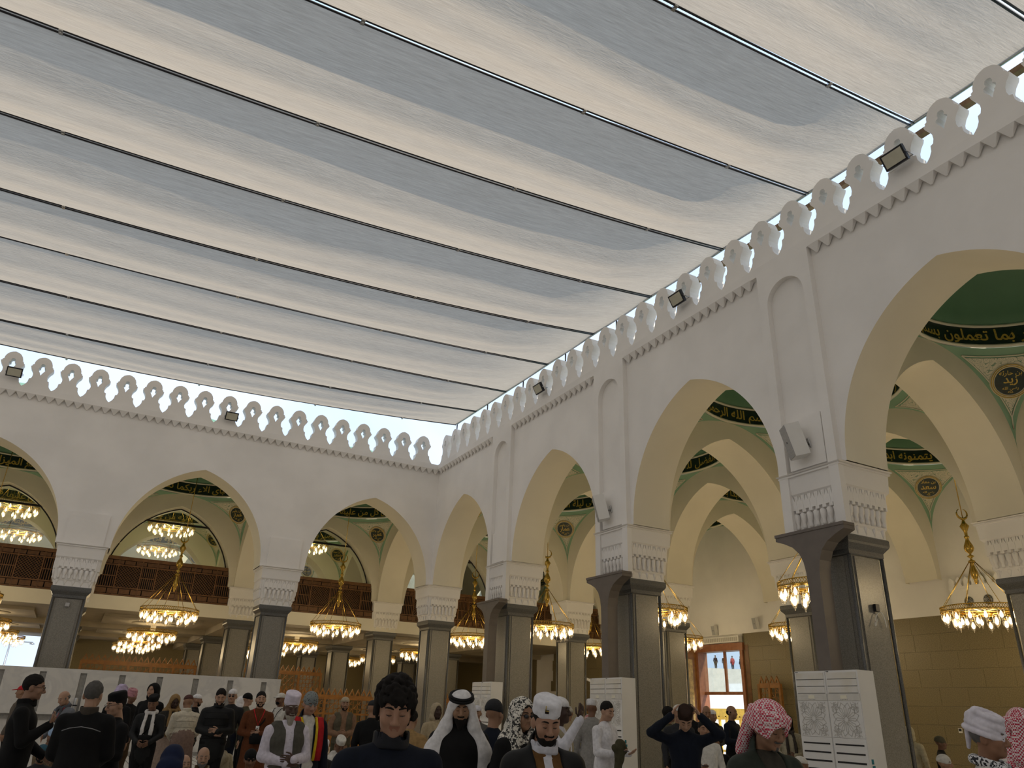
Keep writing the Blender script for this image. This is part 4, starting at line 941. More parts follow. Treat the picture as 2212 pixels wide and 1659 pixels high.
# ------------------------------------------------------------ people: smooth solid modelling on small grids
def rotx(a): c, s = math.cos(a), math.sin(a); return np.array([[1, 0, 0], [0, c, -s], [0, s, c]])
def roty(a): c, s = math.cos(a), math.sin(a); return np.array([[c, 0, s], [0, 1, 0], [-s, 0, c]])
def rotz(a): c, s = math.cos(a), math.sin(a); return np.array([[c, -s, 0], [s, c, 0], [0, 0, 1]])
class Frame:
    def __init__(s, R=None, t=(0, 0, 0)): s.R = np.eye(3) if R is None else R; s.t = np.array(t, float)
    def __call__(s, p): return s.R @ np.array(p, float)+s.t
    def then(s, R, t): return Frame(s.R @ R, s.R @ np.array(t, float)+s.t)
ID = Frame()
class Field:
    def __init__(s, lo, hi, h):
        s.lo = np.array(lo, float); s.h = h; s.n = np.ceil((np.array(hi)-s.lo)/h).astype(int)+1
        s.F = np.full(s.n, .2, np.float32); s.L = np.zeros(s.n, np.int8)
    def region(s, c, r):
        a = np.clip(np.floor((np.array(c)-r-s.lo)/s.h).astype(int), 0, s.n); b = np.clip(np.ceil((np.array(c)+r-s.lo)/s.h).astype(int)+1, 0, s.n)
        if np.any(b <= a): return None
        sl = tuple(slice(i, j) for i, j in zip(a, b))
        ax = [s.lo[k]+s.h*np.arange(a[k], b[k]) for k in range(3)]
        return sl, ax
    def put(s, sl, d, k, lab, op='+'):
        F = s.F[sl]
        if op == '+':
            m = d < F; hh = np.clip(.5+.5*(F-d)/k, 0, 1); s.F[sl] = F*(1-hh)+d*hh-k*hh*(1-hh); L = s.L[sl]; L[m] = lab; s.L[sl] = L
        else:
            hh = np.clip(.5-.5*(F+d)/k, 0, 1); s.F[sl] = F*(1-hh)-d*hh+k*hh*(1-hh)
    def ell(s, c, r, k=.03, lab=0, fr=ID, op='+', R=None):
        r = np.array(r, float); RR = fr.R if R is None else fr.R @ R; cw = fr(c); q = s.region(cw, r.max()+k+.05)
        if q is None: return s
        sl, ax = q; X, Y, Z = np.meshgrid(ax[0]-cw[0], ax[1]-cw[1], ax[2]-cw[2], indexing='ij')
        u = (X*RR[0, 0]+Y*RR[1, 0]+Z*RR[2, 0])/r[0]; v = (X*RR[0, 1]+Y*RR[1, 1]+Z*RR[2, 1])/r[1]; w = (X*RR[0, 2]+Y*RR[1, 2]+Z*RR[2, 2])/r[2]
        k0 = np.sqrt(u*u+v*v+w*w); k1 = np.sqrt((u/r[0])**2+(v/r[1])**2+(w/r[2])**2)
        s.put(sl, np.where(k1 > 1e-6, k0*(k0-1)/np.maximum(k1, 1e-6), -r.min()), k, lab, op); return s
    def cap(s, a, b, ra, rb=None, k=.03, lab=0, fr=ID, op='+', ys=1.):
        rb = ra if rb is None else rb; A = fr(a); B = fr(b); c = (A+B)/2; q = s.region(c, np.abs(B-A)/2+max(ra, rb)*max(1, ys)+k+.04)
        if q is None: return s
        sl, ax = q; X, Y, Z = np.meshgrid(ax[0]-A[0], ax[1]-A[1], ax[2]-A[2], indexing='ij')
        D = B-A; t = np.clip((X*D[0]+Y*D[1]+Z*D[2])/max(1e-9, D@D), 0, 1)
        d = np.sqrt((X-t*D[0])**2+((Y-t*D[1])/ys)**2+(Z-t*D[2])**2)-(ra+(rb-ra)*t)
        s.put(sl, d, k, lab, op); return s
    def box(s, c, b, rad=.01, k=.01, lab=0, fr=ID, op='+', R=None):
        b = np.array(b, float); RR = fr.R if R is None else fr.R @ R; cw = fr(c); q = s.region(cw, np.linalg.norm(b)+k+.03)
        if q is None: return s
        sl, ax = q; X, Y, Z = np.meshgrid(ax[0]-cw[0], ax[1]-cw[1], ax[2]-cw[2], indexing='ij')
        u = np.abs(X*RR[0, 0]+Y*RR[1, 0]+Z*RR[2, 0])-b[0]+rad; v = np.abs(X*RR[0, 1]+Y*RR[1, 1]+Z*RR[2, 1])-b[1]+rad; w = np.abs(X*RR[0, 2]+Y*RR[1, 2]+Z*RR[2, 2])-b[2]+rad
        d = np.sqrt(np.maximum(u, 0)**2+np.maximum(v, 0)**2+np.maximum(w, 0)**2)+np.minimum(np.maximum(u, np.maximum(v, w)), 0)-rad
        s.put(sl, d, k, lab, op); return s
    def cyl(s, c, rx, ry, hz, rad=.015, k=.01, lab=0, fr=ID, op='+', R=None):
        RR = fr.R if R is None else fr.R @ R; cw = fr(c); q = s.region(cw, max(rx, ry)+hz+k+.03)
        if q is None: return s
        sl, ax = q; X, Y, Z = np.meshgrid(ax[0]-cw[0], ax[1]-cw[1], ax[2]-cw[2], indexing='ij')
        u = (X*RR[0, 0]+Y*RR[1, 0]+Z*RR[2, 0])/rx; v = (X*RR[0, 1]+Y*RR[1, 1]+Z*RR[2, 1])/ry; w = np.abs(X*RR[0, 2]+Y*RR[1, 2]+Z*RR[2, 2])-hz+rad
        e = (np.sqrt(u*u+v*v)-1)*min(rx, ry)+rad
        d = np.sqrt(np.maximum(e, 0)**2+np.maximum(w, 0)**2)+np.minimum(np.maximum(e, w), 0)-rad
        s.put(sl, d, k, lab, op); return s
    def ripple(s, amp, f=(31, 23, 17), seed=0.):
        g = [s.lo[k]+s.h*np.arange(s.n[k]) for k in range(3)]; X, Y, Z = np.meshgrid(*g, indexing='ij')
        s.F += (amp*(np.sin(X*f[0]+2.1*np.sin(Z*f[2]*.6+seed)+seed)*.6+np.sin(Y*f[1]+Z*f[2]*.5+1.7*np.sin(X*9+seed))*.4)).astype(np.float32); return s
    def surface(s):
        F = s.F; n = F.shape; ins = F < 0
        c = np.zeros((n[0]-1, n[1]-1, n[2]-1), np.int8)
        for i in (0, 1):
            for j in (0, 1):
                for k in (0, 1): c += ins[i:n[0]-1+i, j:n[1]-1+j, k:n[2]-1+k]
        act = (c > 0) & (c < 8); idx = np.full(act.shape, -1, np.int64); cells = np.argwhere(act); idx[act] = np.arange(len(cells))
        if len(cells) == 0: return np.zeros((0, 3)), np.zeros((0, 4), int), np.zeros(0, int)
        P = np.zeros((len(cells), 3)); W = np.zeros(len(cells))
        off = [(i, j, k) for i in (0, 1) for j in (0, 1) for k in (0, 1)]
        val = {o: F[cells[:, 0]+o[0], cells[:, 1]+o[1], cells[:, 2]+o[2]].astype(float) for o in off}
        for a in off:
            for d in range(3):
                if a[d] == 0:
                    b = list(a); b[d] = 1; b = tuple(b); va, vb = val[a], val[b]; m = (va < 0) != (vb < 0)
                    t = np.where(m, va/np.where(np.abs(va-vb) < 1e-9, 1, va-vb), 0); p = np.array(a, float)[None].repeat(len(cells), 0); p[:, d] += t
                    P += p*m[:, None]; W += m
        V = s.lo+(cells+P/W[:, None])*s.h
        near = np.round(cells+P/W[:, None]).astype(int); lab = s.L[near[:, 0], near[:, 1], near[:, 2]]
        Q = []
        for d in range(3):
            u, v = (d+1) % 3, (d+2) % 3
            sl0 = [slice(None)]*3; sl1 = [slice(None)]*3; sl0[d] = slice(0, -1); sl1[d] = slice(1, None)
            A, B = ins[tuple(sl0)], ins[tuple(sl1)]; e = np.argwhere(A != B)
            e = e[(e[:, u] > 0) & (e[:, v] > 0) & (e[:, u] < n[u]-1) & (e[:, v] < n[v]-1)]
            flip = A[e[:, 0], e[:, 1], e[:, 2]]
            q = []
            for du, dv in ((-1, -1), (0, -1), (0, 0), (-1, 0)):
                w = e.copy(); w[:, u] += du; w[:, v] += dv; q.append(idx[w[:, 0], w[:, 1], w[:, 2]])
            q = np.stack(q, 1); q[~flip] = q[~flip][:, ::-1]; Q.append(q)
        return V, np.concatenate(Q), lab
_mc = {}
def cloth(col, rough=.85, kind=None, col2=None):
    key = (tuple(col), kind, tuple(col2) if col2 else None)
    if key in _mc: return _mc[key]
    m = mat('cloth_%d' % len(_mc), col, rough, noise_s=26 if kind is None else None, noise_a=.05, spec=.2)
    if kind:
        n, l, b = nodes(m); tc = n['Texture Coordinate']; c2 = col2 or (.8, .8, .8)
        if kind == 'check':
            tx = n.new('ShaderNodeTexChecker'); tx.inputs['Scale'].default_value = 85; tx.inputs[1].default_value = (*col, 1); tx.inputs[2].default_value = (*c2, 1); nz = n.new('ShaderNodeTexNoise'); nz.inputs['Scale'].default_value = 9
            mx = n.new('ShaderNodeMixRGB'); mx.blend_type = 'LINEAR_LIGHT'; mx.inputs[0].default_value = .007; l.new(tc.outputs['Object'], mx.inputs[1]); l.new(nz.outputs['Color'], mx.inputs[2]); l.new(mx.outputs[0], tx.inputs[0]); l.new(tx.outputs[0], b.inputs['Base Color'])
        else:
            tx = n.new('ShaderNodeTexNoise' if kind == 'flower' else 'ShaderNodeTexVoronoi' if kind == 'dots' else 'ShaderNodeTexWave')
            r = n.new('ShaderNodeValToRGB'); e = r.color_ramp.elements; e[0].color = (*col, 1); e[1].color = (*c2, 1)
            if kind == 'flower': tx.inputs['Scale'].default_value = 38; tx.inputs['Distortion'].default_value = 1.5; e[0].position = .46; e[1].position = .5
            elif kind == 'dots': tx.inputs['Scale'].default_value = 55; e[0].position = .28; e[1].position = .32
            else: tx.inputs['Scale'].default_value = 14; tx.bands_direction = 'Z'; e[0].position = .45; e[1].position = .55
            l.new(tc.outputs['Object'], tx.inputs['Vector']); l.new(tx.outputs[0], r.inputs['Fac']); l.new(r.outputs[0], b.inputs['Base Color'])
    _mc[key] = m; return m
def skinm(c):
    key = ('skin', tuple(c))
    if key not in _mc: _mc[key] = mat('skin_%d' % len(_mc), c, .5, noise_s=14, noise_a=.03, spec=.35)
    return _mc[key]
def join_mesh(name, pieces, mats):
    """pieces: (V, F, lab) arrays -> one mesh with smooth shading"""
    vs, fs, ml = [], [], []; b = 0
    for V, Fq, L in pieces:
        if len(V) == 0: continue
        vs.append(np.asarray(V, float)); fs += [[int(i)+b for i in f] for f in Fq]
        L = np.asarray(L)
        ml += [int(L[f[0]]) if L.ndim else int(L) for f in Fq]; b += len(V)
    me = bpy.data.meshes.new(name); me.from_pydata(np.concatenate(vs).tolist(), [], fs)
    for m in mats: me.materials.append(m)
    me.polygons.foreach_set('material_index', ml); me.polygons.foreach_set('use_smooth', [True]*len(fs)); me.update(); return me
def tube_arr(pts, rad, n=7):
    g = MB(); g.tube(pts, rad, n); return np.array(g.v), g.f
def hand(wr, d, nrm, curl=.5, side=1, s=1.):
    """wrist point, finger direction, palm normal; returns pieces of skin"""
    wr = Vector(wr); d = Vector(d).normalized(); nrm = Vector(nrm); nrm = (nrm-d*nrm.dot(d)).normalized(); a = d.cross(nrm)*side
    out = []; g = MB(); rings = []
    for t, w, th in ((-.02, .024, .022), (.0, .027, .02), (.03, .038, .016), (.065, .042, .014), (.09, .040, .011)):
        c = wr+d*t*s; rings.append([c+a*(w*math.cos(2*PI*j/10))*s+nrm*(th*math.sin(2*PI*j/10))*s for j in range(10)])
    g.loft(rings, 0, True); out.append((np.array([tuple(v) for v in g.v]), g.f))
    for j, (o, L) in enumerate(((-.031, .060), (-.0105, .068), (.0105, .074), (.031, .066))):
        p = wr+d*.085*s+a*o*s; dd = d.copy(); pts = [p-d*.02*s, p]
        for k in range(3):
            dd = Matrix.Rotation(curl*(.55+.25*k), 3, a*(-1 if True else 1)*side) @ dd if curl else dd
            if (dd-d).dot(nrm) < 0 and curl: dd = dd-2*nrm*dd.dot(nrm)
            p = p+dd*L*(.42, .33, .27)[k]*s; pts.append(p.copy())
        out.append(tube_arr(pts, [.0095*s, .0095*s, .009*s, .008*s, .006*s], 6))
    p = wr+d*.02*s+a*.03*s; t = (a*.75+d*.7+nrm*.25).normalized(); q = p+t*.035*s; q2 = q+(t*.4+d*.8+nrm*.25*curl).normalized()*.035*s; q3 = q2+(d+nrm*.4*curl).normalized()*.022*s
    out.append(tube_arr([p-t*.012*s, p, q, q2, q3], [.012*s, .013*s, .011*s, .009*s, .006*s], 6))
    return out
ARMS = {  # (elbow, wrist, finger direction, palm normal) for the right arm (+x); mirrored for the left
    'down': ((.25, -.03, 1.12), (.26, .05, .88), (0, .1, -1), (-1, 0, 0), .35),
    'cross': ((.25, .0, 1.11), (.04, .19, 1.06), (-1, .12, -.05), (0, -1, 0), .25),
    'cross2': ((.25, .0, 1.10), (.05, .215, 1.09), (-1, .1, .1), (0, -1, 0), .25),
    'chest': ((.24, .06, 1.12), (.12, .25, 1.27), (-.35, .45, .8), (0, -1, .2), 1.7),
    'phone': ((.24, .03, 1.11), (.14, .28, 1.10), (-.3, .9, .25), (-.3, 0, 1), .8),
    'head': ((.40, .07, 1.46), (.17, .13, 1.66), (-.6, -.2, 1), (-1, 0, -.2), .7),
    'talk': ((.25, .02, 1.11), (.20, .30, 1.12), (-.2, .8, .5), (0, -.2, 1), .5),
    'front': ((.24, .05, 1.10), (.10, .25, .98), (-.5, .6, -.3), (0, -1, .3), .6),
    'back': ((.27, -.10, 1.12), (.12, -.2, .98), (-1, 0, -.2), (0, 1, 0), .3),
    'lap': ((.24, .06, 1.12), (.12, .28, .98), (-.6, .7, -.2), (0, 0, -1), .5),
    'prayer': ((.24, .05, 1.12), (.06, .26, 1.20), (-.15, .4, 1), (0, -1, 0), .25),
    'raise': ((.30, .12, 1.30), (.15, .25, 1.55), (-.3, .1, 1), (-.5, -1, 0), .4)}
EYE_W = mat('eye_white', (.7, .68, .64), .2, noise_s=20, noise_a=.02); EYE_D = mat('eye_dark', (.02, .012, .008), .15, noise_s=20)
LIPS = lambda c: skinm((c[0]*.84, c[1]*.66, c[2]*.64))
N_PEOPLE = 0
def person(x, y, top, face, label, q=1, skin=(.42, .24, .15), pose='stand', arms=('down', 'down'), lean=0., head=(0., 0.), topc=(.02, .02, .025), botc=(.03, .03, .035), robe=None, bulk=1.05, zones=(), hair=None, hairk='short', beard=None, beardk='short',
           hat=None, hatc=(.75, .73, .7), hatkind=None, hatc2=None, extras=(), glasses=None, collar=None, stand_h=None, fold=1.):
    """top = height of the crown above the floor; face = world facing angle (rad) of the body; q: 0 far, 1 middle, 2 near"""
    global N_PEOPLE; N_PEOPLE += 1
    drop = {'stand': 0., 'floor': .80, 'kneel': .68, 'chair': .47}[pose]
    sc = top/(1.745-drop-(.03 if abs(lean) > .15 else 0)-.02*max(0, head[0])) if stand_h is None else stand_h/1.745
    if pose != 'stand': sc = min(1.06, max(.94, sc))
    root = empty('person', (x, y, 0), face-PI/2); tag(root, label, 'person')
    hb, hh = ((.024, .0105), (.0185, .0085), (.0135, .0052))[q]
    up_ = Frame(rotx(-lean), np.array([0, 0, .95])-rotx(-lean) @ np.array([0, 0, .95]))
    up_ = Frame(up_.R, up_.t-np.array([0, 0, drop]))
    lowz = -drop
    hd = up_.then(rotz(head[1]) @ rotx(-head[0]), (0, .005, 1.55))
    SK, TOP, BOT, SHOE, HAIRL, LIP, IN1, IN2 = range(8)
    B = bulk
    # ---- body
    f = Field((-.62, -.55 if pose == 'stand' else -.6, -.02), (.62, .85 if pose != 'stand' else .6, 1.62-drop+.12), hb)
    f.ell((0, 0, .95), (.165*B, .118*B, .14), .05, TOP, up_); f.ell((0, .015, 1.10), (.158*B, .122*B, .15), .06, TOP, up_); f.ell((0, .0, 1.27), (.178*B, .122*B, .17), .06, TOP, up_)
    [f.cap((0, -.016, 1.425), (s_*.168, -.012, 1.372), .062, .060*B, .05, TOP, up_) for s_ in (-1, 1)]; f.cap((0, -.02, 1.38), (0, -.012, 1.445), .085, .062, .04, TOP if collar is None else IN1, up_)
    if collar is not None: f.cyl((0, -.012, 1.475), .074, .072, .035, .012, .012, IN1, up_)
    pieces = []
    if pose == 'stand':
        for s in (-1, 1):
            f.cap((s*.092, 0, .92), (s*.10, .012, .50), .10*(.6+.4*B), .072, .03, BOT); f.cap((s*.10, .012, .50), (s*.105, -.015, .10), .074, .055, .03, BOT)
            f.ell((s*.108, .05, .045), (.048, .125, .048), .02, SHOE)
        if robe is not None:
            f.cap((0, .0, 1.0), (0, .01, .16), .165*B, .25*B, .05, BOT if robe == 'skirt' else TOP, ys=.78)
            f.cyl((0, .01, .10), .26*B, .20*B, .06, .03, .04, BOT if robe == 'skirt' else TOP)
        else: f.cap((0, 0, .95), (0, 0, .80), .16*B, .17*B, .04, TOP, ys=.75)
    else:
        hz = .95-drop
        if pose == 'floor':
            for s in (-1, 1):
                f.cap((s*.10, .03, hz-.02), (s*.32, .30, .13), .10, .075, .04, BOT); f.cap((s*.32, .30, .13), (-s*.06, .40, .08), .075, .055, .03, BOT); f.ell((-s*.13, .38, .06), (.09, .05, .045), .02, SK)
            f.ell((0, .02, hz-.02), (.20, .17, .13), .05, BOT)
        elif pose == 'kneel':
            for s in (-1, 1):
                f.cap((s*.10, .0, hz-.02), (s*.14, .42, .09), .11, .08, .04, BOT); f.cap((s*.14, .42, .08), (s*.10, -.05, .06), .075, .055, .03, BOT); f.ell((s*.10, -.16, .06), (.045, .10, .045), .02, SK)
            f.ell((0, -.02, hz-.08), (.19, .17, .14), .05, BOT)
        else:
            for s in (-1, 1):
                f.cap((s*.10, .02, hz-.03), (s*.13, .44, hz-.03), .105, .08, .04, BOT); f.cap((s*.13, .44, hz-.03), (s*.12, .42, .10), .078, .055, .03, BOT); f.ell((s*.12, .47, .045), (.048, .125, .048), .02, SHOE)
            if robe: f.cap((0, .1, hz), (0, .42, .25), .2, .24, .05, TOP, ys=.8)
    hands = []
    for s, nm in ((1, arms[0]), (-1, arms[1])):
        el, wr, fd, pn, cu = ARMS[nm]
        m = lambda p: (p[0]*s, p[1], p[2]) if not (nm == 'cross' and s < 0) else (p[0]*s, p[1]-.0, p[2])
        sh = (.193*s, -.012, 1.372); el, wr = m(el), m(wr)
        k = .9+.35*(B-1)
        f.cap(sh, el, .064*B*k, .052*B, .025, TOP, up_); f.cap(el, wr, .053*B, .041*B, .02, TOP, up_)
        W0 = up_(wr); D0 = up_.R @ np.array(m(fd)); N0 = up_.R @ np.array(m(pn))
        hands += hand(W0, D0, N0, cu, s)
    f.ripple(.0045*fold*(1 if q else 1.3), seed=N_PEOPLE*1.3)
    V, Fq, L = f.surface()
    L = L.copy()
    if len(V):
        U = (V-up_.t) @ up_.R            # upper body coordinates
        for (lab, x0, x1, z0, z1, side) in zones:      # visible inner garments, stripes, panels
            mk = (U[:, 0] > x0) & (U[:, 0] < x1) & (U[:, 2] > z0) & (U[:, 2] < z1) & ((U[:, 1] > .03) if side > 0 else (U[:, 1] < 0) if side < 0 else True) & (L == TOP)
            L[mk] = lab
    pieces.append((V, Fq, L))
    pieces += [(v, ff, np.zeros(len(v), int)) for v, ff in hands]
    # ---- head
    f = Field(hd((0, 0, .06))-np.array([.17, .17, .22]), hd((0, 0, .06))+np.array([.17, .17, .22]), hh)
    f.ell((0, -.006, .105), (.076, .097, .091), .02, SK, hd); f.ell((0, .026, .052), (.067, .069, .088), .03, SK, hd); f.ell((0, .038, .0), (.055, .050, .040), .03, SK, hd)
    f.ell((0, .078, -.018), (.020, .016, .017), .02, SK, hd); f.cap((-.036, .082, .100), (.036, .082, .100), .011, None, .014, SK, hd)
    for s in (-1, 1):
        f.ell((s*.042, .066, .045), (.026, .026, .028), .02, SK, hd); f.ell((s*.031, .104, .078), (.019, .019, .014), .012, SK, hd, '-')
        f.ell((s*.031, .080, .077), (.0135, .0125, .0115), .004, SK, hd)
        f.ell((s*.078, -.006, .062), (.011, .023, .034), .008, SK, hd, R=rotz(s*.35)); None
        f.ell((s*.013, .103, .037), (.011, .011, .009), .008, SK, hd)
    f.cap((0, .090, .092), (0, .116, .045), .009, .0135, .012, SK, hd)
    f.cap((-.019, .0905, .0135), (.019, .0895, .0135), .0055, None, .006, LIP, hd); f.cap((-.015, .088, .0045), (.015, .088, .0045), .0065, None, .006, LIP, hd)
    f.cap((0, -.025, -.14), (0, -.008, .02), .060, .053, .02, SK, hd)
    V, Fq, L = f.surface(); pieces.append((V, Fq, L))
    cols = [skinm(skin), cloth(topc), cloth(botc), cloth((.02, .018, .016)), cloth(hair if hair else (.05, .04, .035)), LIPS(skin)]
    for c in (collar or ((.6, .6, .6),))[:2] if collar is not None else ((.6, .6, .6), (.6, .6, .6)): cols.append(c if not isinstance(c, tuple) else cloth(c))
    while len(cols) < 8: cols.append(cols[-1])
    body = bpy.data.objects.new('body', join_mesh('body', [(v*sc if len(v) else v, a, l) for v, a, l in pieces], cols)); link(body, root)
    def child(nm, fld, mt, lab=None):
        V, Fq, L = fld.surface()
        if len(V) == 0: return None
        o = bpy.data.objects.new(nm, join_mesh(nm, [(V*sc, Fq, L*0 if lab is None else L)], mt if isinstance(mt, list) else [mt])); link(o, root); return o
    def hf(ext=.20, zx=.0): return Field(hd((0, -.01, .05))-np.array([ext, ext, ext+.08+zx]), hd((0, -.01, .05))+np.array([ext, ext, ext+.08]), hh)
    def raw(nm, mb, mt):       # mesh given in head coordinates
        V = np.array([tuple(hd(v)*sc) for v in mb.v]); o = bpy.data.objects.new(nm, join_mesh(nm, [(V, mb.f, np.zeros(len(V), int))], [mt])); link(o, root)
    # ---- eyes
    g = MB()
    for s in (-1, 1): g.tube([(s*.012, .0965, .1005), (s*.025, .0965, .1055), (s*.040, .090, .106), (s*.052, .079, .100)], [.003, .0048, .0045, .002], 6)
    raw('eyebrows', g, cloth(hair if hair else beard if beard else (.05, .04, .035)))
    if head[0] > .2 or q < 2:
        g = MB()
        for s in (-1, 1): g.tube([(s*.018, .0925, .0715), (s*.031, .0945, .0695), (s*.044, .0880, .0715)], [.0012, .0022, .0012], 5)
        raw('eyelashes', g, EYE_D)
    else:
        g = MB(); g2 = MB()
        for s in (-1, 1):
            g.lathe([(.0, -.008), (.006, -.0065), (.0085, 0), (.006, .0065), (0, .008)], (s*.031, .0855, .0755), 10); g2.lathe([(.0, -.0045), (.0045, 0), (0, .0045)], (s*.031, .0925, .0750), 8)
        raw('eyes', g, EYE_W); raw('pupils', g2, EYE_D)
    # ---- hair and beard
    if hair and hairk == 'short':
        f = hf(); f.ell((0, -.012, .112), (.083, .100, .097), .01, 0, hd); f.ell((0, .125, .035), (.10, .085, .108), .012, 0, hd, '-'); f.box((0, .02, -.06), (.2, .2, .085), .02, .01, 0, hd, '-')
        for s in (-1, 1): f.ell((s*.085, .0, .055), (.022, .03, .04), .01, 0, hd, '-')
        f.ripple(.0022, (140, 130, 120)); child('hair', f, cloth(hair, .6))
    elif hair and hairk == 'curly':
        f = hf(.24); rr = random.Random(7)
        f.ell((0, -.014, .120), (.083, .099, .090), .01, 0, hd)
        for t in range(230):
            a = rr.uniform(0, 2*PI); e = rr.uniform(-.15, 1.45); R0 = rr.uniform(.93, 1.06)
            p = (.090*R0*math.cos(a)*math.cos(e), -.012+.106*R0*math.sin(a)*math.cos(e), .118+.098*R0*math.sin(e))
            if p[1] > .04 and p[2] < .128: continue
            f.ell(p, [rr.uniform(.009, .018)]*3, .005, 0, hd)
        for t in range(26):    # fringe and side locks
            a = R_(rr.uniform(20, 160)); p = (.088*math.cos(a), .092*math.sin(a)-.005, rr.uniform(.118, .16)); f.cap(p, (p[0]*1.03, p[1]*1.04, p[2]-rr.uniform(.01, .035)), .013, .006, .006, 0, hd)
        for s in (-1, 1):
            for t in range(9): y = rr.uniform(-.08, .035); f.cap((s*.082, y, .11), (s*rr.uniform(.082, .094), y-.01, rr.uniform(.02, .06)), .016, .007, .008, 0, hd)
        for t in range(14): a = R_(rr.uniform(200, 340)); f.cap((.08*math.cos(a), .1*math.sin(a)-.01, .08), (.08*math.cos(a), .1*math.sin(a)-.015, rr.uniform(-.03, .02)), .02, .009, .01, 0, hd)
        child('hair', f, cloth(hair, .55))
    elif hair and hairk == 'fringe':     # bald crown with side hair
        f = hf(); f.ell((0, -.012, .075), (.083, .101, .062), .01, 0, hd); f.ell((0, .11, .06), (.10, .10, .14), .01, 0, hd, '-'); child('hair', f, cloth(hair, .6))
    if beard:
        f = hf(.20, .14); lng = {'short': 0., 'mid': .035, 'long': .10, 'full': .05, 'goatee': 0.}[beardk]
        if beardk == 'goatee': f.ell((0, .062, -.014), (.030, .036, .030), .012, 0, hd)
        else:
            f.ell((0, .040, -.004), (.058, .056, .050), .015, 0, hd)
            for s in (-1, 1): f.cap((s*.066, .022, .055), (s*.054, .042, .005), .008, .018, .010, 0, hd)
        f.cap((-.024, .097, .024), (.024, .097, .024), .0075, None, .008, 0, hd)
        if lng: f.cap((0, .062, -.02), (0, .075, -.03-lng), .046, .022, .02, 0, hd, ys=.75)
        f.ell((0, .107, .009), (.021, .020, .0095), .006, 0, hd, '-'); f.ell((0, .12, .062), (.050, .06, .030), .012, 0, hd, '-'); f.ripple(.0025, (150, 140, 60)); child('beard', f, cloth(beard, .8))
    # ---- headgear
    hm = cloth(hatc, .8, hatkind, hatc2)
    if hat == 'kufi':
        f = hf(); f.cyl((0, -.010, .160), .086, .104, .055, .028, .006, 0, hd, R=rotx(-.10)); f.ripple(.0016, (90, 80, 70)); child('cap', f, hm)
    elif hat == 'kufi_low':
        f = hf(); f.ell((0, -.008, .128), (.086, .106, .082), .01, 0, hd); f.box((0, 0, .02), (.2, .2, .095), .01, .01, 0, hd, '-', R=rotx(-.10)); child('cap', f, hm)
    elif hat == 'kufi_tall':
        f = hf(); f.cyl((0, -.010, .172), .088, .106, .066, .016, .006, 0, hd, R=rotx(-.14)); child('cap', f, hm)
    elif hat == 'beanie':
        f = hf(); f.ell((0, -.012, .122), (.088, .108, .094), .01, 0, hd); f.box((0, .03, .0), (.2, .3, .082), .01, .008, 0, hd, '-', R=rotx(-.22)); f.cyl((0, -.008, .105), .089, .110, .022, .010, .01, 0, hd, R=rotx(-.22)); child('beanie', f, hm)
    elif hat == 'ballcap':
        f = hf(); f.ell((0, -.008, .125), (.087, .107, .083), .01, 0, hd); f.box((0, 0, .02), (.2, .2, .09), .01, .01, 0, hd, '-'); f.ell((0, .13, .115), (.068, .075, .009), .01, 0, hd, R=rotx(-.15)); child('cap', f, hm)
    elif hat == 'turban':
        f = hf(.22); f.ell((0, -.015, .150), (.096, .112, .080), .01, 0, hd); rr = random.Random(int(x*100))
        for j in range(9):
            tl = rotx(-.28+.09*math.sin(j*2.1)) @ roty(.16*math.sin(j*1.7)); n = 18; R0 = 1-.035*j
            P = [tl @ np.array((.093*R0*math.cos(2*PI*t/n), .112*R0*math.sin(2*PI*t/n), .015*j-.035))+np.array((0, -.014, .135)) for t in range(n)]
            for t in range(n): f.cap(P[t], P[(t+1) % n], .0165, None, .006, 0, hd)
        f.cap((-.02, -.12, .10), (-.05, -.135, .0), .022, .012, .015, 0, hd); f.cap((.03, -.09, .20), (.06, -.03, .235), .028, .02, .02, 0, hd); child('turban', f, hm)
    elif hat in ('hood', 'shawlhood', 'headscarf'):
        f = hf(.30, .25); f.ell((0, -.018, .092), (.108, .128, .128), .02, 0, hd); f.ell((0, -.045, -.03), (.12, .11, .10), .04, 0, hd)
        if hat != 'hood': f.ell((0, -.03, -.14), (.19, .13, .10), .06, 0, hd)
        if hat == 'headscarf':
            for s in (-1, 1): f.cap((s*.09, .045, .05), (s*.10, .10, -.28), .045, .06, .03, 0, hd, ys=.7)
        f.ell((0, .115, .055), (.072, .12, .115), .015, 0, hd, '-'); f.ell((0, .0, .02), (.066, .10, .13), .012, 0, hd, '-'); f.ripple(.003, (60, 50, 45)); child('hood' if hat == 'hood' else 'head_shawl', f, hm)
    elif hat == 'ghutra':
        f = Field(hd((0, 0, -.12))-np.array([.36, .34, .50]), hd((0, 0, -.12))+np.array([.36, .36, .36]), hh*1.5)
        f.ell((0, -.012, .118), (.098, .116, .104), .02, 0, hd); f.ell((0, -.075, -.02), (.13, .085, .16), .04, 0, hd); f.ell((0, -.085, -.22), (.22, .085, .17), .05, 0, hd)
        for s in (-1, 1):
            f.cap((s*.088, .03, .10), (s*.118, .045, -.06), .034, .046, .03, 0, hd, ys=1.2); f.cap((s*.118, .045, -.06), (s*.20, .075, -.26), .05, .085, .04, 0, hd, ys=.8); f.cap((s*.20, .075, -.26), (s*.16, .14, -.56), .085, .085, .04, 0, hd, ys=.55)
        f.ell((0, .13, .045), (.066, .12, .088), .012, 0, hd, '-'); f.ell((0, .12, -.12), (.058, .14, .16), .02, 0, hd, '-'); f.ripple(.006, (40, 34, 14), 1.); f.ell((0, .005, .0), (.066, .088, .13), .012, 0, hd, '-')
        child('headcloth', f, hm)
        g = MB()
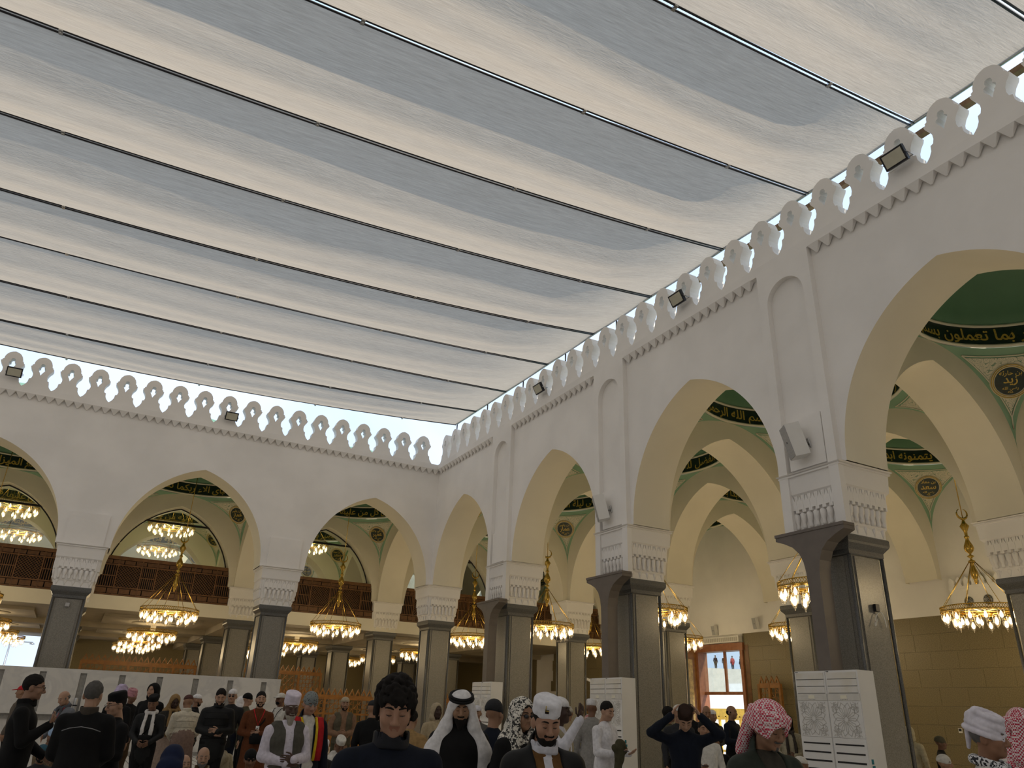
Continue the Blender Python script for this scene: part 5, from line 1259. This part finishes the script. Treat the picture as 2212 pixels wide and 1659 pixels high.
        for z, r0 in ((.150, 1.03), (.172, .97)): g.tube([(.099*r0*math.cos(2*PI*t/32), -.012+.118*r0*math.sin(2*PI*t/32), z-.012*math.sin(2*PI*t/32)) for t in range(32)], .0125, 8, closed=True)
        raw('head_cord', g, cloth((.012, .012, .013)))
    elif hat == 'wrap':
        f = Field(hd((0, 0, -.02))-np.array([.26, .30, .34]), hd((0, 0, -.02))+np.array([.26, .26, .30]), hh)
        f.ell((0, -.015, .132), (.100, .120, .100), .02, 0, hd)
        for j in range(6):
            tl = rotx(-.24+.06*j) @ roty(.10*(-1)**j); n = 20
            P = [tl @ np.array(((.096+.004*(j % 2))*math.cos(2*PI*t/n), .114*math.sin(2*PI*t/n), .014*j-.02))+np.array((0, -.014, .100)) for t in range(n)]
            for t in range(n): f.cap(P[t], P[(t+1) % n], .020, None, .008, 0, hd)
        f.cap((-.05, -.105, .08), (-.09, -.12, -.10), .05, .055, .03, 0, hd, ys=.7); f.cap((.05, -.11, .06), (.02, -.15, -.13), .05, .06, .03, 0, hd, ys=.7); f.cap((-.095, -.02, .06), (-.10, -.05, -.09), .032, .045, .02, 0, hd)
        f.ell((0, .13, .035), (.075, .085, .088), .012, 0, hd, '-'); f.ripple(.003, (70, 60, 50), 2.); child('head_wrap', f, hm)
    if glasses:
        g = MB()
        for s in (-1, 1):
            if glasses == 'dark': g.lathe([(.0, -.017), (.017, -.012), (.022, 0), (.017, .012), (0, .017)], (s*.031, .0975, .076), 10)
            else: g.tube([(s*.031+.021*math.cos(2*PI*t/16), .108, .077+.017*math.sin(2*PI*t/16)) for t in range(16)], .0016, 5, closed=True)
            g.tube([(s*.053, .103, .08), (s*.078, .04, .085), (s*.080, -.01, .08)], .002, 5)
        g.tube([(-.010, .110, .080), (.010, .110, .080)], .002, 5); raw('glasses', g, METAL_D)
    # ---- extras in upper body coordinates
    def rawu(nm, mb, mt):
        V = np.array([tuple(up_(v)*sc) for v in mb.v]); o = bpy.data.objects.new(nm, join_mesh(nm, [(V, mb.f, np.zeros(len(V), int))], [mt])); link(o, root)
    def bf(h=None): return Field((-.42, -.36, .6-drop), (.42, .5, 1.62-drop+.06), h or (hb*.85))
    for ex in extras:
        kd, c = ex[0], ex[1]
        if kd == 'vest':
            f = bf(); f.ell((0, .0, 1.27), (.178*B+.016, .122*B+.018, .18), .05, 0, up_); f.ell((0, .012, 1.08), (.162*B+.016, .124*B+.018, .17), .05, 0, up_); f.ell((0, .0, .93), (.168*B+.018, .122*B+.016, .16), .05, 0, up_)
            f.cap((-.13, -.012, 1.40), (.13, -.012, 1.40), .062*B+.01, None, .04, 0, up_); f.box((0, .25, 1.1), (.045, .2, .6), .01, .012, 0, up_, '-'); f.ell((0, .06, 1.50), (.075, .12, .13), .02, 0, up_, '-'); f.ripple(.003); child('vest', f, cloth(c))
        elif kd == 'jacket':
            f = bf(); f.ell((0, .0, 1.27), (.178*B+.018, .122*B+.020, .18), .05, 0, up_); f.ell((0, .012, 1.08), (.162*B+.020, .124*B+.020, .17), .05, 0, up_); f.ell((0, .0, .90), (.172*B+.022, .124*B+.018, .20), .05, 0, up_)
            [f.cap((0, -.016, 1.425), (s_*.165, -.012, 1.375), .075, .062*B+.014, .04, 0, up_) for s_ in (-1, 1)]; f.cap((0, -.03, 1.42), (0, -.02, 1.50), .088, .085, .03, 0, up_)
            for s, nm in ((1, arms[0]), (-1, arms[1])):
                el, wr = ARMS[nm][0], ARMS[nm][1]; el = (el[0]*s, *el[1:]); wr = (wr[0]*s, *wr[1:])
                f.cap((.190*s, -.012, 1.375), el, .07*B, .062*B, .03, 0, up_); f.cap(el, tuple(np.array(el)+(np.array(wr)-np.array(el))*.93), .062*B, .050*B, .02, 0, up_)
            wdt = ex[2] if len(ex) > 2 else .06
            f.box((0, .3, 1.1), (wdt, .23, .7), .02, .015, 0, up_, '-'); f.ell((0, .07, 1.50), (.07+wdt*.3, .14, .16), .02, 0, up_, '-'); f.ripple(.004*fold, seed=3.); child('jacket', f, cloth(c, .6))
        elif kd == 'collar':
            f = bf(hh*1.3); f.cyl((0, -.008, 1.478), .086, .090, .045, .014, .01, 0, up_, R=rotx(.12)); f.cyl((0, .0, 1.53), .070, .074, .05, .01, .008, 0, up_, '-'); f.ripple(.003, (50, 45, 40)); child('collar', f, cloth(c, .6))
        elif kd == 'shawl':
            f = bf(); f.ell((0, -.01, 1.34), (.235, .15, .14), .05, 0, up_); f.ell((0, -.01, 1.15), (.25*B, .16*B, .24), .06, 0, up_); f.cap((-.1, .12, 1.38), (.12, .17, 1.15), .06, .06, .03, 0, up_); f.cap((.09, -.02, 1.47), (-.09, .04, 1.45), .05, None, .04, 0, up_); f.ripple(.008, (30, 26, 22)); child('shawl', f, cloth(c, .9, *(ex[2:4] if len(ex) > 2 else ())))
        elif kd == 'scarf':
            f = bf(); n = 14; P = [(.088*math.cos(2*PI*t/n), -.012+.082*math.sin(2*PI*t/n), 1.475-.02*math.sin(2*PI*t/n)) for t in range(n)]
            for t in range(n): f.cap(P[t], P[(t+1) % n], .030, None, .012, 0, up_)
            for s in (-1, 1): f.cap((s*.06, .085, 1.45), (s*.075, .15*B, 1.18), .030, .036, .012, 0, up_, ys=.6); f.cap((s*.075, .15*B, 1.18), (s*.07, .15*B, .98), .036, .034, .012, 0, up_, ys=.5)
            f.ripple(.004, (60, 50, 40)); child('scarf', f, cloth(c, .9, *(ex[2:4] if len(ex) > 2 else ())))
        elif kd == 'stole':
            for s in (-1, 1):
                g = MB(); P = [(s*.135, -.05, 1.462+.02*(B-1)), (s*.135, .04, 1.455), (s*.125, .118*B, 1.36), (s*.12, .148*B, 1.22), (s*.115, .152*B, 1.12), (s*.11, .148*B, 1.0)]
                for wd, off, mt in ((.050, 0, cloth(c)), (.012, .012, cloth((.65, .45, .02)))):
                    g = MB(); rings = [[(p[0]-wd+off*0+(-s*.04 if off else 0), p[1]+.008+off, p[2]+(.012 if i < 2 else 0)) for p in [p]][0:1]+[(p[0]+wd+(-s*.04 if off else 0), p[1]+.008+off, p[2]+(.012 if i < 2 else 0))]+[(p[0]+wd+(-s*.04 if off else 0), p[1]-.01, p[2])]+[(p[0]-wd+(-s*.04 if off else 0), p[1]-.01, p[2])] for i, p in enumerate(P)]
                    g.loft(rings, 0, False); rawu('stole', g, mt)
        elif kd == 'lanyard':
            g = MB(); g.tube([(-.085, -.03, 1.47), (-.09, .05, 1.46), (-.06, .12*B, 1.37), (0, .142*B, 1.22), (.06, .12*B, 1.37), (.09, .05, 1.46), (.085, -.03, 1.47)], .007, 6); rawu('lanyard', g, cloth(c))
            g = MB(); g.box((-.028, .142*B, 1.10), (.028, .152*B, 1.21)); rawu('badge', g, cloth((.7, .7, .68)))
        elif kd == 'bag':
            g = MB(); g.lathe([(.03, -.085), (.10, -.08), (.115, 0), (.10, .075), (.03, .085)], (0, 0, 0), 14); V = [(v[0], v[1]*.55+.19*B, v[2]+1.02) for v in g.v]; g.v = V; rawu('waist_bag', g, cloth(c))
            g = MB(); g.tube([(-.14, -.06, 1.44), (-.10, .12*B, 1.3), (.06, .16*B, 1.1)], .011, 6); rawu('bag_strap', g, cloth(c))
        elif kd == 'mask':
            f = hf(); f.ell((0, .058, .012), (.052, .056, .042), .01, 0, hd); f.ell((0, .03, .09), (.2, .2, .035), .01, 0, hd, '-'); child('face_mask', f, cloth(c))
        elif kd == 'emblem':
            g = MB(); g.rbox((.028, .0885, .163), (.011, -.004, 0), (.001, .003, 0), (0, .001, .011)); raw('emblem', g, cloth((.02, .012, .008)))
            g = MB(); g.rbox((.028, .0895, .168), (.0112, -.004, 0), (.001, .003, 0), (0, .0004, .002)); g.rbox((.036, .0860, .184), (.0018, 0, 0), (0, .003, 0), (0, .0, .012)); raw('emblem_trim', g, GOLDP)
        elif kd == 'phone':
            s = ex[2] if len(ex) > 2 else 1
            nm = arms[0 if s > 0 else 1]; wr, fd = ARMS[nm][1], ARMS[nm][2]; p = np.array(wr)*np.array((s, 1, 1))+np.array((fd[0]*s, fd[1], fd[2]))*.08+np.array((0, 0, .02))
            g = MB(); g.box((p[0]-.036, p[1]-.075, p[2]), (p[0]+.036, p[1]+.075, p[2]+.009)); rawu('phone', g, METAL_D)
        elif kd == 'backpack':
            f = bf(); f.box((0, -.20, 1.22), (.14, .085, .22), .06, .02, 0, up_); f.box((0, -.28, 1.12), (.10, .03, .10), .03, .02, 0, up_); child('backpack', f, cloth(c))
        elif kd == 'puff':
            g = MB()
            for z in (.98, 1.08, 1.18, 1.28, 1.37):
                rr_ = .175*B*(1.03 if z < 1.3 else .98)
                g.tube([(rr_*math.cos(2*PI*t/28), .005+.128*B*math.sin(2*PI*t/28), z) for t in range(28)], .004, 5, closed=True)
            rawu('quilting', g, cloth(c))
        elif kd == 'buttons':
            g = MB()
            for j in range(4): g.lathe([(0, -.006), (.007, 0), (0, .006)], (0, .128*B-.002+.02, 1.36-.07*j), 8)
            rawu('buttons', g, cloth(c))
        elif kd == 'piping':
            g = MB(); g.tube([(-.17, -.105*B, 1.30), (-.10, -.135*B, 1.325), (0, -.14*B, 1.34), (.10, -.135*B, 1.325), (.17, -.105*B, 1.30)], .004, 5); rawu('piping', g, cloth(c))
        elif kd == 'carry':
            f = bf(); f.cap((.13, .33, 1.22), (.16, .32, 1.05), .07, .06, .03, 0, up_); f.cap((.16, .32, 1.08), (.18, .28, .68), .065, .05, .03, 0, up_, ys=.8); f.cap((.07, .34, 1.16), (.21, .30, 1.18), .05, None, .03, 0, up_); f.ripple(.008, (40, 35, 30)); child('folded_jacket', f, cloth(c))
    if pose == 'chair':
        st = empty('stool', (x, y, 0), face-PI/2); tag(st, 'low white plastic stool under a seated worshipper', 'stool', 'low plastic stools')
        zt = (.95-drop-.13)*sc
        g = MB(); g.box((-.17, -.16, zt-.03), (.17, .16, zt)); g.build('seat', WHITEP, st)
        for a in (-.14, .14):
            for b in (-.13, .13): g = MB(); g.box((a-.02, b-.02, 0), (a+.02, b+.02, zt-.03)); g.build('leg', WHITEP, st)
    return root
def facing(x, y, a):
    """a: 0 = towards the photographer's spot, 90 = turned to the photographer's right, 180 = away"""
    d = Vector((-x, -y)).normalized(); r = Vector((-d.y, d.x)); a = R_(a)
    v = d*math.cos(a)+r*math.sin(a)*1.0
    return math.atan2(v.y, v.x)
# ------------------------------------------------------------ the worshippers
LT, TAN, BRN, DRK = (.40, .24, .16), (.30, .165, .10), (.17, .085, .05), (.05, .026, .018)
BK, BK2, NAVY, CHAR = (.006, .006, .0065), (.010, .0105, .011), (.006, .009, .018), (.025, .026, .029)
WH, OFFW, CREAMC, BEI = (.72, .71, .72), (.62, .60, .55), (.55, .50, .40), (.34, .26, .15)
OLIVE, BROWN, RUST, GREY = (.06, .055, .03), (.07, .042, .02), (.11, .035, .012), (.22, .23, .24)
HB, HG, HW = (.012, .010, .009), (.13, .125, .12), (.45, .43, .40)
def P(x, y, top, a, label, **k): return person(x, y, top, facing(x, y, a), label, **k)
# --- nearest
P(1.39, 3.69, 1.72, 12, 'young man with black curly hair looking down in navy high-collared jacket', q=2, skin=(.36, .20, .13), head=(.30, -.14), lean=.05, topc=NAVY, botc=BK, bulk=1.12, hair=HB, hairk='curly', arms=('down', 'down'), extras=(('collar', (.014, .015, .02)), ('buttons', (.05, .05, .055))))
P(3.04, 6.42, 1.74, 4, 'bearded man wearing white headcloth with black cord and black robe', q=2, skin=(.30, .17, .10), head=(.26, 0), topc=BK, botc=BK, robe='robe', bulk=1.1, hair=HB, beard=HB, beardk='full', hat='ghutra', hatc=WH)
P(2.50, 4.12, 1.67, 22, 'bearded man in white embroidered cap, black jacket and brown robe', q=2, skin=(.36, .20, .13), head=(.34, -.1), topc=(.13, .065, .02), botc=(.10, .05, .02), robe='robe', bulk=1.12, hair=HB, hairk='short', beard=HB, beardk='mid', hat='kufi', hatc=(.72, .72, .76), collar=((.62, .62, .68), (.13, .065, .02)), zones=((6, -.022, .022, 1.12, 1.5, 1),), extras=(('jacket', BK2, .085), ('collar', (.60, .60, .66)), ('emblem', BK)))
P(3.70, 3.61, 1.69, 42, 'man in red and white checked head wrap and dark green jacket', q=2, skin=(.28, .15, .09), head=(.30, 0), lean=.08, topc=(.05, .045, .035), botc=BK, bulk=1.2, hair=HG, beard=(.10, .095, .09), beardk='goatee', hat='wrap', hatc=(.50, .05, .09), hatkind='check', hatc2=(.75, .68, .68), extras=(('jacket', (.022, .030, .022), .07),))
P(5.12, 3.10, 1.67, 75, 'man in white wound turban with black and white scarf round his neck', q=2, skin=(.26, .13, .075), head=(.08, 0), topc=OFFW, botc=OFFW, robe='robe', hair=HG, hat='turban', hatc=(.70, .67, .74), extras=(('scarf', (.03, .03, .035), 'flower', (.68, .68, .70)),))
P(5.98, 3.35, 1.72, 200, 'man seen from behind in red and white checked headcloth over white robe', q=2, skin=TAN, topc=OFFW, botc=OFFW, robe='robe', hair=HB, hat='wrap', hatc=(.42, .03, .06), hatkind='check', hatc2=(.72, .66, .66), extras=(('shawl', (.42, .03, .06), 'check', (.72, .66, .66)),))
# --- middle distance, right of centre
P(3.42, 6.02, 1.70, 38, 'man in sunglasses with flowered black and white scarf over his head', q=1, skin=TAN, head=(.15, 0), topc=BK, botc=BK, bulk=1.1, hair=HB, glasses='dark', hat='headscarf', hatc=(.03, .03, .03), hatkind='flower', hatc2=(.66, .63, .56), extras=())
P(3.78, 7.2, 1.70, 150, 'man in dark cap and dark coat behind the flowered headscarf', q=0, skin=TAN, topc=NAVY, botc=BK, hat='beanie', hatc=CHAR)
P(4.41, 6.99, 1.75, 75, 'dark-skinned man raising a white-sleeved arm beside his face', q=1, skin=DRK, arms=('raise', 'down'), topc=(.60, .60, .66), botc=OFFW, robe='robe', hair=HB, hat='kufi_low', hatc=WH, extras=(('vest', (.34, .30, .20)),))
P(9.03, 13.95, 1.74, 170, 'person in grey striped beanie near the brightly lit pier', q=0, skin=TAN, topc=BEI, botc=BROWN, hat='beanie', hatc=(.25, .25, .25), hatkind='stripe', hatc2=(.6, .58, .5))
P(8.62, 12.6, 1.60, 120, 'person in red striped beanie and green checked coat', q=0, skin=TAN, topc=(.25, .24, .15), botc=BROWN, hat='beanie', hatc=(.35, .05, .05), hatkind='stripe', hatc2=(.6, .55, .5))
P(8.15, 11.85, 1.84, 172, 'man in grey tunic and white cap seen from behind, blue bag at hand', q=0, skin=BRN, topc=(.26, .25, .235), botc=(.26, .25, .235), robe='robe', hat='kufi', hatc=WH)
P(6.79, 9.53, 1.78, 55, 'man in long white robe holding an olive jacket and a phone', q=1, skin=LT, head=(.28, -.1), arms=('phone', 'phone'), topc=(.70, .69, .72), botc=(.70, .69, .72), robe='robe', hair=HB, extras=(('carry', OLIVE), ('phone', BK, 1)))
P(6.54, 7.59, 1.70, 8, 'man in navy sweater putting a dark cap on with both hands', q=1, skin=LT, head=(.55, 0), lean=.16, arms=('head', 'head'), topc=NAVY, botc=BK, bulk=1.08, hair=HB, hat='kufi', hatc=(.03, .015, .010))
P(8.91, 10.44, 1.80, 20, 'man in beige ball cap behind the man adjusting his cap', q=0, skin=TAN, topc=CHAR, botc=BK, hat='ballcap', hatc=OFFW)
P(9.20, 11.05, 1.78, 100, 'black-haired man half hidden beside the granite pier', q=0, skin=TAN, topc=OLIVE, botc=BK, hair=HB)
P(11.2, 12.78, 1.86, -20, 'man in pointed dark beanie behind the man adjusting his cap', q=0, skin=TAN, topc=BK, botc=BK, hat='beanie', hatc=(.04, .035, .03))
P(7.9, 8.75, 1.58, 15, 'person in white robe looking at a phone behind the navy sweater', q=0, skin=TAN, arms=('phone', 'down'), topc=OFFW, botc=OFFW, robe='robe', hair=HB, extras=(('phone', BK, 1),))
P(12.4, 13.62, 1.87, 15, 'bald man with light lapels looking down before the bright doorway', q=0, skin=TAN, head=(.3, 0), arms=('front', 'cross'), topc=BK, botc=CHAR, hair=HB, hairk='fringe', zones=((6, -.03, .03, 1.0, 1.5, 1),), collar=((.2, .24, .2), BK))
P(13.2, 14.3, 1.80, 30, 'man in white cap raising a hand before the bright doorway', q=0, skin=TAN, arms=('talk', 'cross'), topc=CHAR, botc=BK, hat='kufi_low', hatc=WH)
P(12.3, 12.75, 1.88, 60, 'balding man in dark jacket reaching out before the bright doorway', q=0, skin=TAN, arms=('talk', 'talk'), topc=NAVY, botc=BK, hair=HB, hairk='fringe')
P(10.95, 11.85, 1.33, -15, 'seated man in white knitted cap and dark coat below the doorway', q=0, pose='chair', skin=TAN, topc=BK, botc=BK, hat='kufi_low', hatc=OFFW, head=(.2, 0))
P(8.6, 9.27, 1.08, 160, 'kneeling person in yellow patterned wrap', q=0, pose='kneel', skin=TAN, topc=(.45, .28, .02), botc=CHAR, hair=HB, extras=(('shawl', (.50, .30, .02), 'flower', (.10, .05, .01)),))
P(12.0, 11.0, 1.72, 15, 'person in beige robe and dark hood standing before the tan wall', q=0, skin=BRN, arms=('front', 'cross'), topc=(.45, .40, .28), botc=(.45, .40, .28), robe='robe', hat='hood', hatc=BK, extras=(('scarf', (.06, .05, .04)),))
P(9.9, 8.9, 1.14, 120, 'seated man in white cap with brown mark beside the air conditioner', q=0, pose='kneel', skin=BRN, topc=CHAR, botc=BROWN, hat='kufi_low', hatc=OFFW)
P(12.01, 8.0, 1.22, 70, 'seated man in white knitted cap before the tan stone wall', q=0, pose='chair', skin=TAN, topc=BK2, botc=BK, hat='beanie', hatc=(.55, .53, .48))
P(13.68, 9.12, 1.44, 80, 'small figure in dark hooded coat and olive beanie before the tan wall', q=0, skin=BRN, stand_h=1.46, topc=BK, botc=BK, hat='beanie', hatc=(.09, .08, .05))
P(14.45, 10.24, 1.58, 160, 'person in pale coat with shoulder strap behind the granite pier', q=0, skin=TAN, stand_h=1.6, topc=(.45, .40, .27), botc=BEI, hat='hood', hatc=(.45, .40, .27))
# --- middle, behind the young man
P(6.41, 12.86, 1.68, -10, 'man in white cap and grey jacket beside the far air conditioner', q=0, skin=TAN, topc=(.09, .085, .08), botc=BK, hat='kufi_low', hatc=(.62, .62, .68), zones=((6, .18, .4, .8, 1.4, 0),), collar=((.25, .01, .02), (.25, .01, .02)))
P(5.79, 13.2, 1.69, 25, 'dark-faced person in beige hood left of the white headcloth', q=0, skin=DRK, topc=(.40, .32, .20), botc=BEI, robe='robe', hat='hood', hatc=(.40, .33, .22))
P(3.75, 9.4, 1.42, 170, 'person in tan coat bending behind the young man', q=0, skin=TAN, lean=.35, topc=(.30, .19, .08), botc=BROWN, stand_h=1.62, hair=HB, hat='ballcap', hatc=BK)
P(4.30, 12.3, 1.69, 160, 'person in black coat and grey cap beside the low wooden screen', q=0, skin=TAN, topc=BK, botc=BK, hat='kufi_low', hatc=CHAR)
P(5.02, 16.08, 1.76, 8, 'man in beige cap and khaki vest with folded arms by the wooden screen', q=0, skin=TAN, arms=('cross', 'cross2'), topc=(.24, .14, .085), botc=OLIVE, beard=HB, hat='kufi_low', hatc=(.42, .36, .26), extras=(('vest', (.10, .085, .055)),))
# --- left centre
P(2.26, 9.23, 1.68, 16, 'old man with white beard, tall lilac cap and grey vest, hands folded', q=2, skin=(.085, .048, .034), head=(.24, 0), arms=('cross', 'cross2'), topc=(.64, .60, .68), botc=(.64, .60, .68), robe='robe', bulk=1.1, hair=HW, beard=(.36, .33, .28), beardk='long', hat='kufi_tall', hatc=(.66, .60, .70), extras=(('vest', (.085, .08, .065)), ('buttons', (.5, .48, .5))))
P(2.66, 9.95, 1.73, 20, 'old man in dotted dark beanie with red and yellow stole', q=1, skin=(.40, .23, .16), head=(.32, 0), topc=OFFW, botc=OFFW, robe='robe', bulk=1.05, hat='beanie', hatc=(.02, .03, .032), hatkind='dots', hatc2=(.20, .22, .22), extras=(('jacket', NAVY, .05), ('stole', (.42, .015, .02))))
P(3.04, 14.62, 1.78, 6, 'man in rust brown robe with red lanyard and black waist bag', q=1, skin=LT, arms=('cross', 'cross2'), topc=RUST, botc=RUST, robe='robe', hair=HB, beard=HB, extras=(('lanyard', (.60, .02, .03)), ('bag', BK)))
P(4.02, 17.36, 1.80, -40, 'man in white shirt, white cap and black face mask with badge', q=0, skin=BRN, topc=OFFW, botc=CHAR, hat='ballcap', hatc=OFFW, extras=(('mask', BK), ('lanyard', BK)))
P(3.60, 18.7, 1.78, 110, 'man in black beanie and olive jacket before the marble barrier', q=0, skin=LT, topc=OLIVE, botc=BK, hat='beanie', hatc=BK)
P(3.9, 21.0, 1.72, 150, 'person in white headscarf close to the marble barrier', q=0, skin=TAN, topc=OFFW, botc=OFFW, robe='robe', hat='hood', hatc=WH)
P(2.97, 17.0, 1.83, -12, 'man in white cap and dark sunglasses wearing black jacket', q=1, skin=LT, topc=BK2, botc=NAVY, glasses='dark', hat='kufi_low', hatc=WH)
P(2.41, 14.94, 1.80, 2, 'man in black puffer jacket with crossed hands, head bowed', q=1, skin=LT, head=(.38, 0), arms=('cross', 'cross2'), topc=BK2, botc=BK, bulk=1.2, hair=HB, beard=HB, extras=(('puff', BK), ('collar', BK2)))
P(2.58, 18.99, 1.72, 85, 'bearded man in white cap behind the cream jacket', q=0, skin=TAN, topc=BK, botc=BK, beard=HB, hat='kufi_low', hatc=WH)
P(2.03, 15.85, 1.69, 195, 'person in cream quilted hooded jacket and pinkish skirt seen from behind', q=1, skin=TAN, lean=.14, arms=('front', 'front'), topc=(.60, .55, .44), botc=(.25, .17, .14), robe='skirt', bulk=1.18, hat='kufi_low', hatc=(.09, .04, .035), extras=(('collar', (.62, .57, .46)), ('puff', (.42, .38, .30))))
P(1.97, 17.6, 1.68, 14, 'dark-skinned man with tan shawl over white cap and dark vest', q=1, skin=DRK, head=(.36, 0), arms=('phone', 'cross'), topc=(.03, .028, .024), botc=(.33, .25, .20), robe='skirt', hat='shawlhood', hatc=(.26, .165, .07), extras=(('phone', BK, 1), ('scarf', (.26, .165, .07))))
P(1.38, 15.3, 1.645, -8, 'old man in black cap with white scarf and dark coat', q=1, skin=BRN, head=(.34, -.1), arms=('front', 'front'), topc=BK2, botc=BK, hat='kufi', hatc=BK, extras=(('scarf', (.62, .60, .58)), ('bag', BK)))
P(1.57, 18.0, 1.88, -35, 'man in black hooded jacket with hood up facing aside', q=1, skin=LT, topc=BK, botc=BK, bulk=1.15, hat='hood', hatc=BK)
P(.90, 16.4, 1.77, 150, 'person in lavender turban behind the man in black cap', q=0, skin=TAN, topc=BK, botc=BK, hat='turban', hatc=(.50, .42, .60))
P(1.29, 19.4, 1.75, 40, 'person in pink turban and dark coat', q=0, skin=BRN, topc=BK, botc=BROWN, hat='turban', hatc=(.45, .22, .25))
P(.09, 16.81, 1.68, -55, 'balding man in grey coat with lanyard leaning forward', q=1, skin=LT, head=(.35, 0), lean=.10, arms=('front', 'down'), topc=(.16, .17, .19), botc=CHAR, hair=HG, hairk='fringe', extras=(('jacket', (.14, .15, .17), .05), ('lanyard', (.45, .05, .06)), ('scarf', (.08, .085, .095))))
P(-.75, 19.16, 1.76, -110, 'person in red ball cap behind the man in profile', q=0, skin=TAN, topc=(.12, .10, .08), botc=BK, hat='ballcap', hatc=(.50, .02, .03))
# --- left foreground
P(-.32, 10.07, 1.79, 84, 'man in profile with glasses and black coat, fist at his chest', q=2, skin=(.30, .17, .11), head=(.10, 0), arms=('chest', 'front'), topc=BK, botc=BK, bulk=1.12, hair=HB, glasses='clear', extras=(('collar', BK),))
P(.25, 9.04, 1.735, 168, 'grey-haired man seen from behind in black jacket with white piping', q=2, skin=LT, head=(.05, -.08), arms=('front', 'front'), topc=BK, botc=BK, bulk=1.25, hair=(.09, .085, .08), extras=(('piping', (.25, .25, .26)), ('collar', (.06, .05, .04))))
P(.53, 9.71, 1.64, -62, 'man in black cap and glasses gesturing with his hand', q=2, skin=LT, head=(.18, 0), arms=('front', 'talk'), topc=BK, botc=BK, bulk=1.12, hair=HB, glasses='clear', hat='kufi', hatc=BK)
# --- sitting on the floor
P(-.03, 15.6, 1.06, 50, 'kneeling bearded man in light blue cap', q=1, pose='kneel', skin=BRN, head=(.3, 0), arms=('lap', 'lap'), topc=(.14, .10, .06), botc=BROWN, beard=HG, beardk='long', hat='kufi', hatc=(.30, .42, .60))
P(-.10, 14.4, .90, 10, 'seated man in teal beanie with clasped hands', q=1, pose='floor', skin=BRN, head=(-.05, 0), arms=('prayer', 'prayer'), topc=CHAR, botc=BK, beard=HB, hat='beanie', hatc=(.03, .09, .13))
P(.98, 8.25, 1.20, 175, 'person bending forward under a navy hood', q=1, pose='chair', skin=TAN, lean=.35, head=(.3, 0), topc=(.008, .014, .04), botc=BK, bulk=1.25, hat='hood', hatc=(.008, .014, .045))
P(1.70, 12.6, .86, 18, 'bald seated man looking up between hooded and bearded men', q=1, pose='floor', skin=LT, topc=BROWN, botc=BK, hair=HG, hairk='fringe')
P(1.83, 11.9, 1.02, 5, 'bald kneeling man with white beard in brown coat', q=1, pose='kneel', skin=LT, head=(.16, 0), arms=('lap', 'lap'), topc=BROWN, botc=BROWN, bulk=1.2, hair=HG, hairk='fringe', beard=HG, beardk='mid', extras=(('collar', BROWN),))
P(2.69, 15.75, 1.03, 10, 'kneeling man in white cap wrapped in a thick beige shawl', q=1, pose='kneel', skin=DRK, head=(.34, 0), arms=('lap', 'lap'), topc=(.36, .31, .20), botc=BROWN, hat='kufi', hatc=WH, extras=(('shawl', (.37, .32, .22)),))
P(2.62, 12.7, .95, 6, 'seated man in black beanie with red and white jacket', q=1, pose='floor', skin=BRN, head=(.2, 0), topc=(.45, .43, .40), botc=BK, hat='beanie', hatc=BK, extras=(('stole', (.38, .01, .02)),))
P(4.06, 13.91, 1.04, 0, 'kneeling man in white cap and black zipped jacket', q=1, pose='kneel', skin=TAN, head=(.1, 0), arms=('lap', 'lap'), topc=BK2, botc=BK, hat='kufi', hatc=(.66, .62, .66))
P(4.55, 14.7, 1.08, 18, 'kneeling man in white cap wrapped in white cloth, head bowed', q=1, pose='kneel', skin=BRN, head=(.5, 0), lean=.08, arms=('lap', 'lap'), topc=OFFW, botc=OFFW, hat='kufi', hatc=OFFW, extras=(('shawl', (.62, .60, .56)),))
P(3.85, 16.1, .95, 30, 'seated person in white wrap behind the rust brown robe', q=0, pose='floor', skin=TAN, topc=OFFW, botc=OFFW, hat='hood', hatc=WH)
# --- tiny onlookers on the terrace far outside the doorway
for k, (x, y, c) in enumerate(((71.3, 76.0, NAVY), (72.3, 75.5, CHAR), (73.2, 75.0, (.4, .05, .06)), (74.1, 74.5, NAVY), (75.0, 74.0, OFFW))):
    o = P(x, y, 1.72, 150+30*k, 'tiny onlooker standing on the pale terrace far outside the doorway', q=0, skin=TAN, topc=c, botc=BK, hair=HB); o.location.z = 7.39; o['group'] = 'onlookers on the terrace'
# --- things held or standing by people
o = empty('blue_bag', (7.62, 11.0, .55)); tag(o, 'bright blue plastic bag hanging beside the long white robe', 'bag')
f = Field((-.2, -.12, -.45), (.2, .12, .3), .02); f.cap((0, 0, .12), (0, 0, -.22), .05, .14, .04, 0, ys=.5); f.ripple(.01, (30, 28, 20)); V, Fq, L = f.surface()
q = bpy.data.objects.new('sack', join_mesh('sack', [(V, Fq, L)], [cloth((.0, .20, .48), .4)])); link(q, o)
g = MB(); g.tube([(-.03, 0, .12), (-.04, 0, .24), (0, 0, .30), (.04, 0, .24), (.03, 0, .12)], .008, 6); g.build('handle', cloth((.0, .20, .48), .4), o)
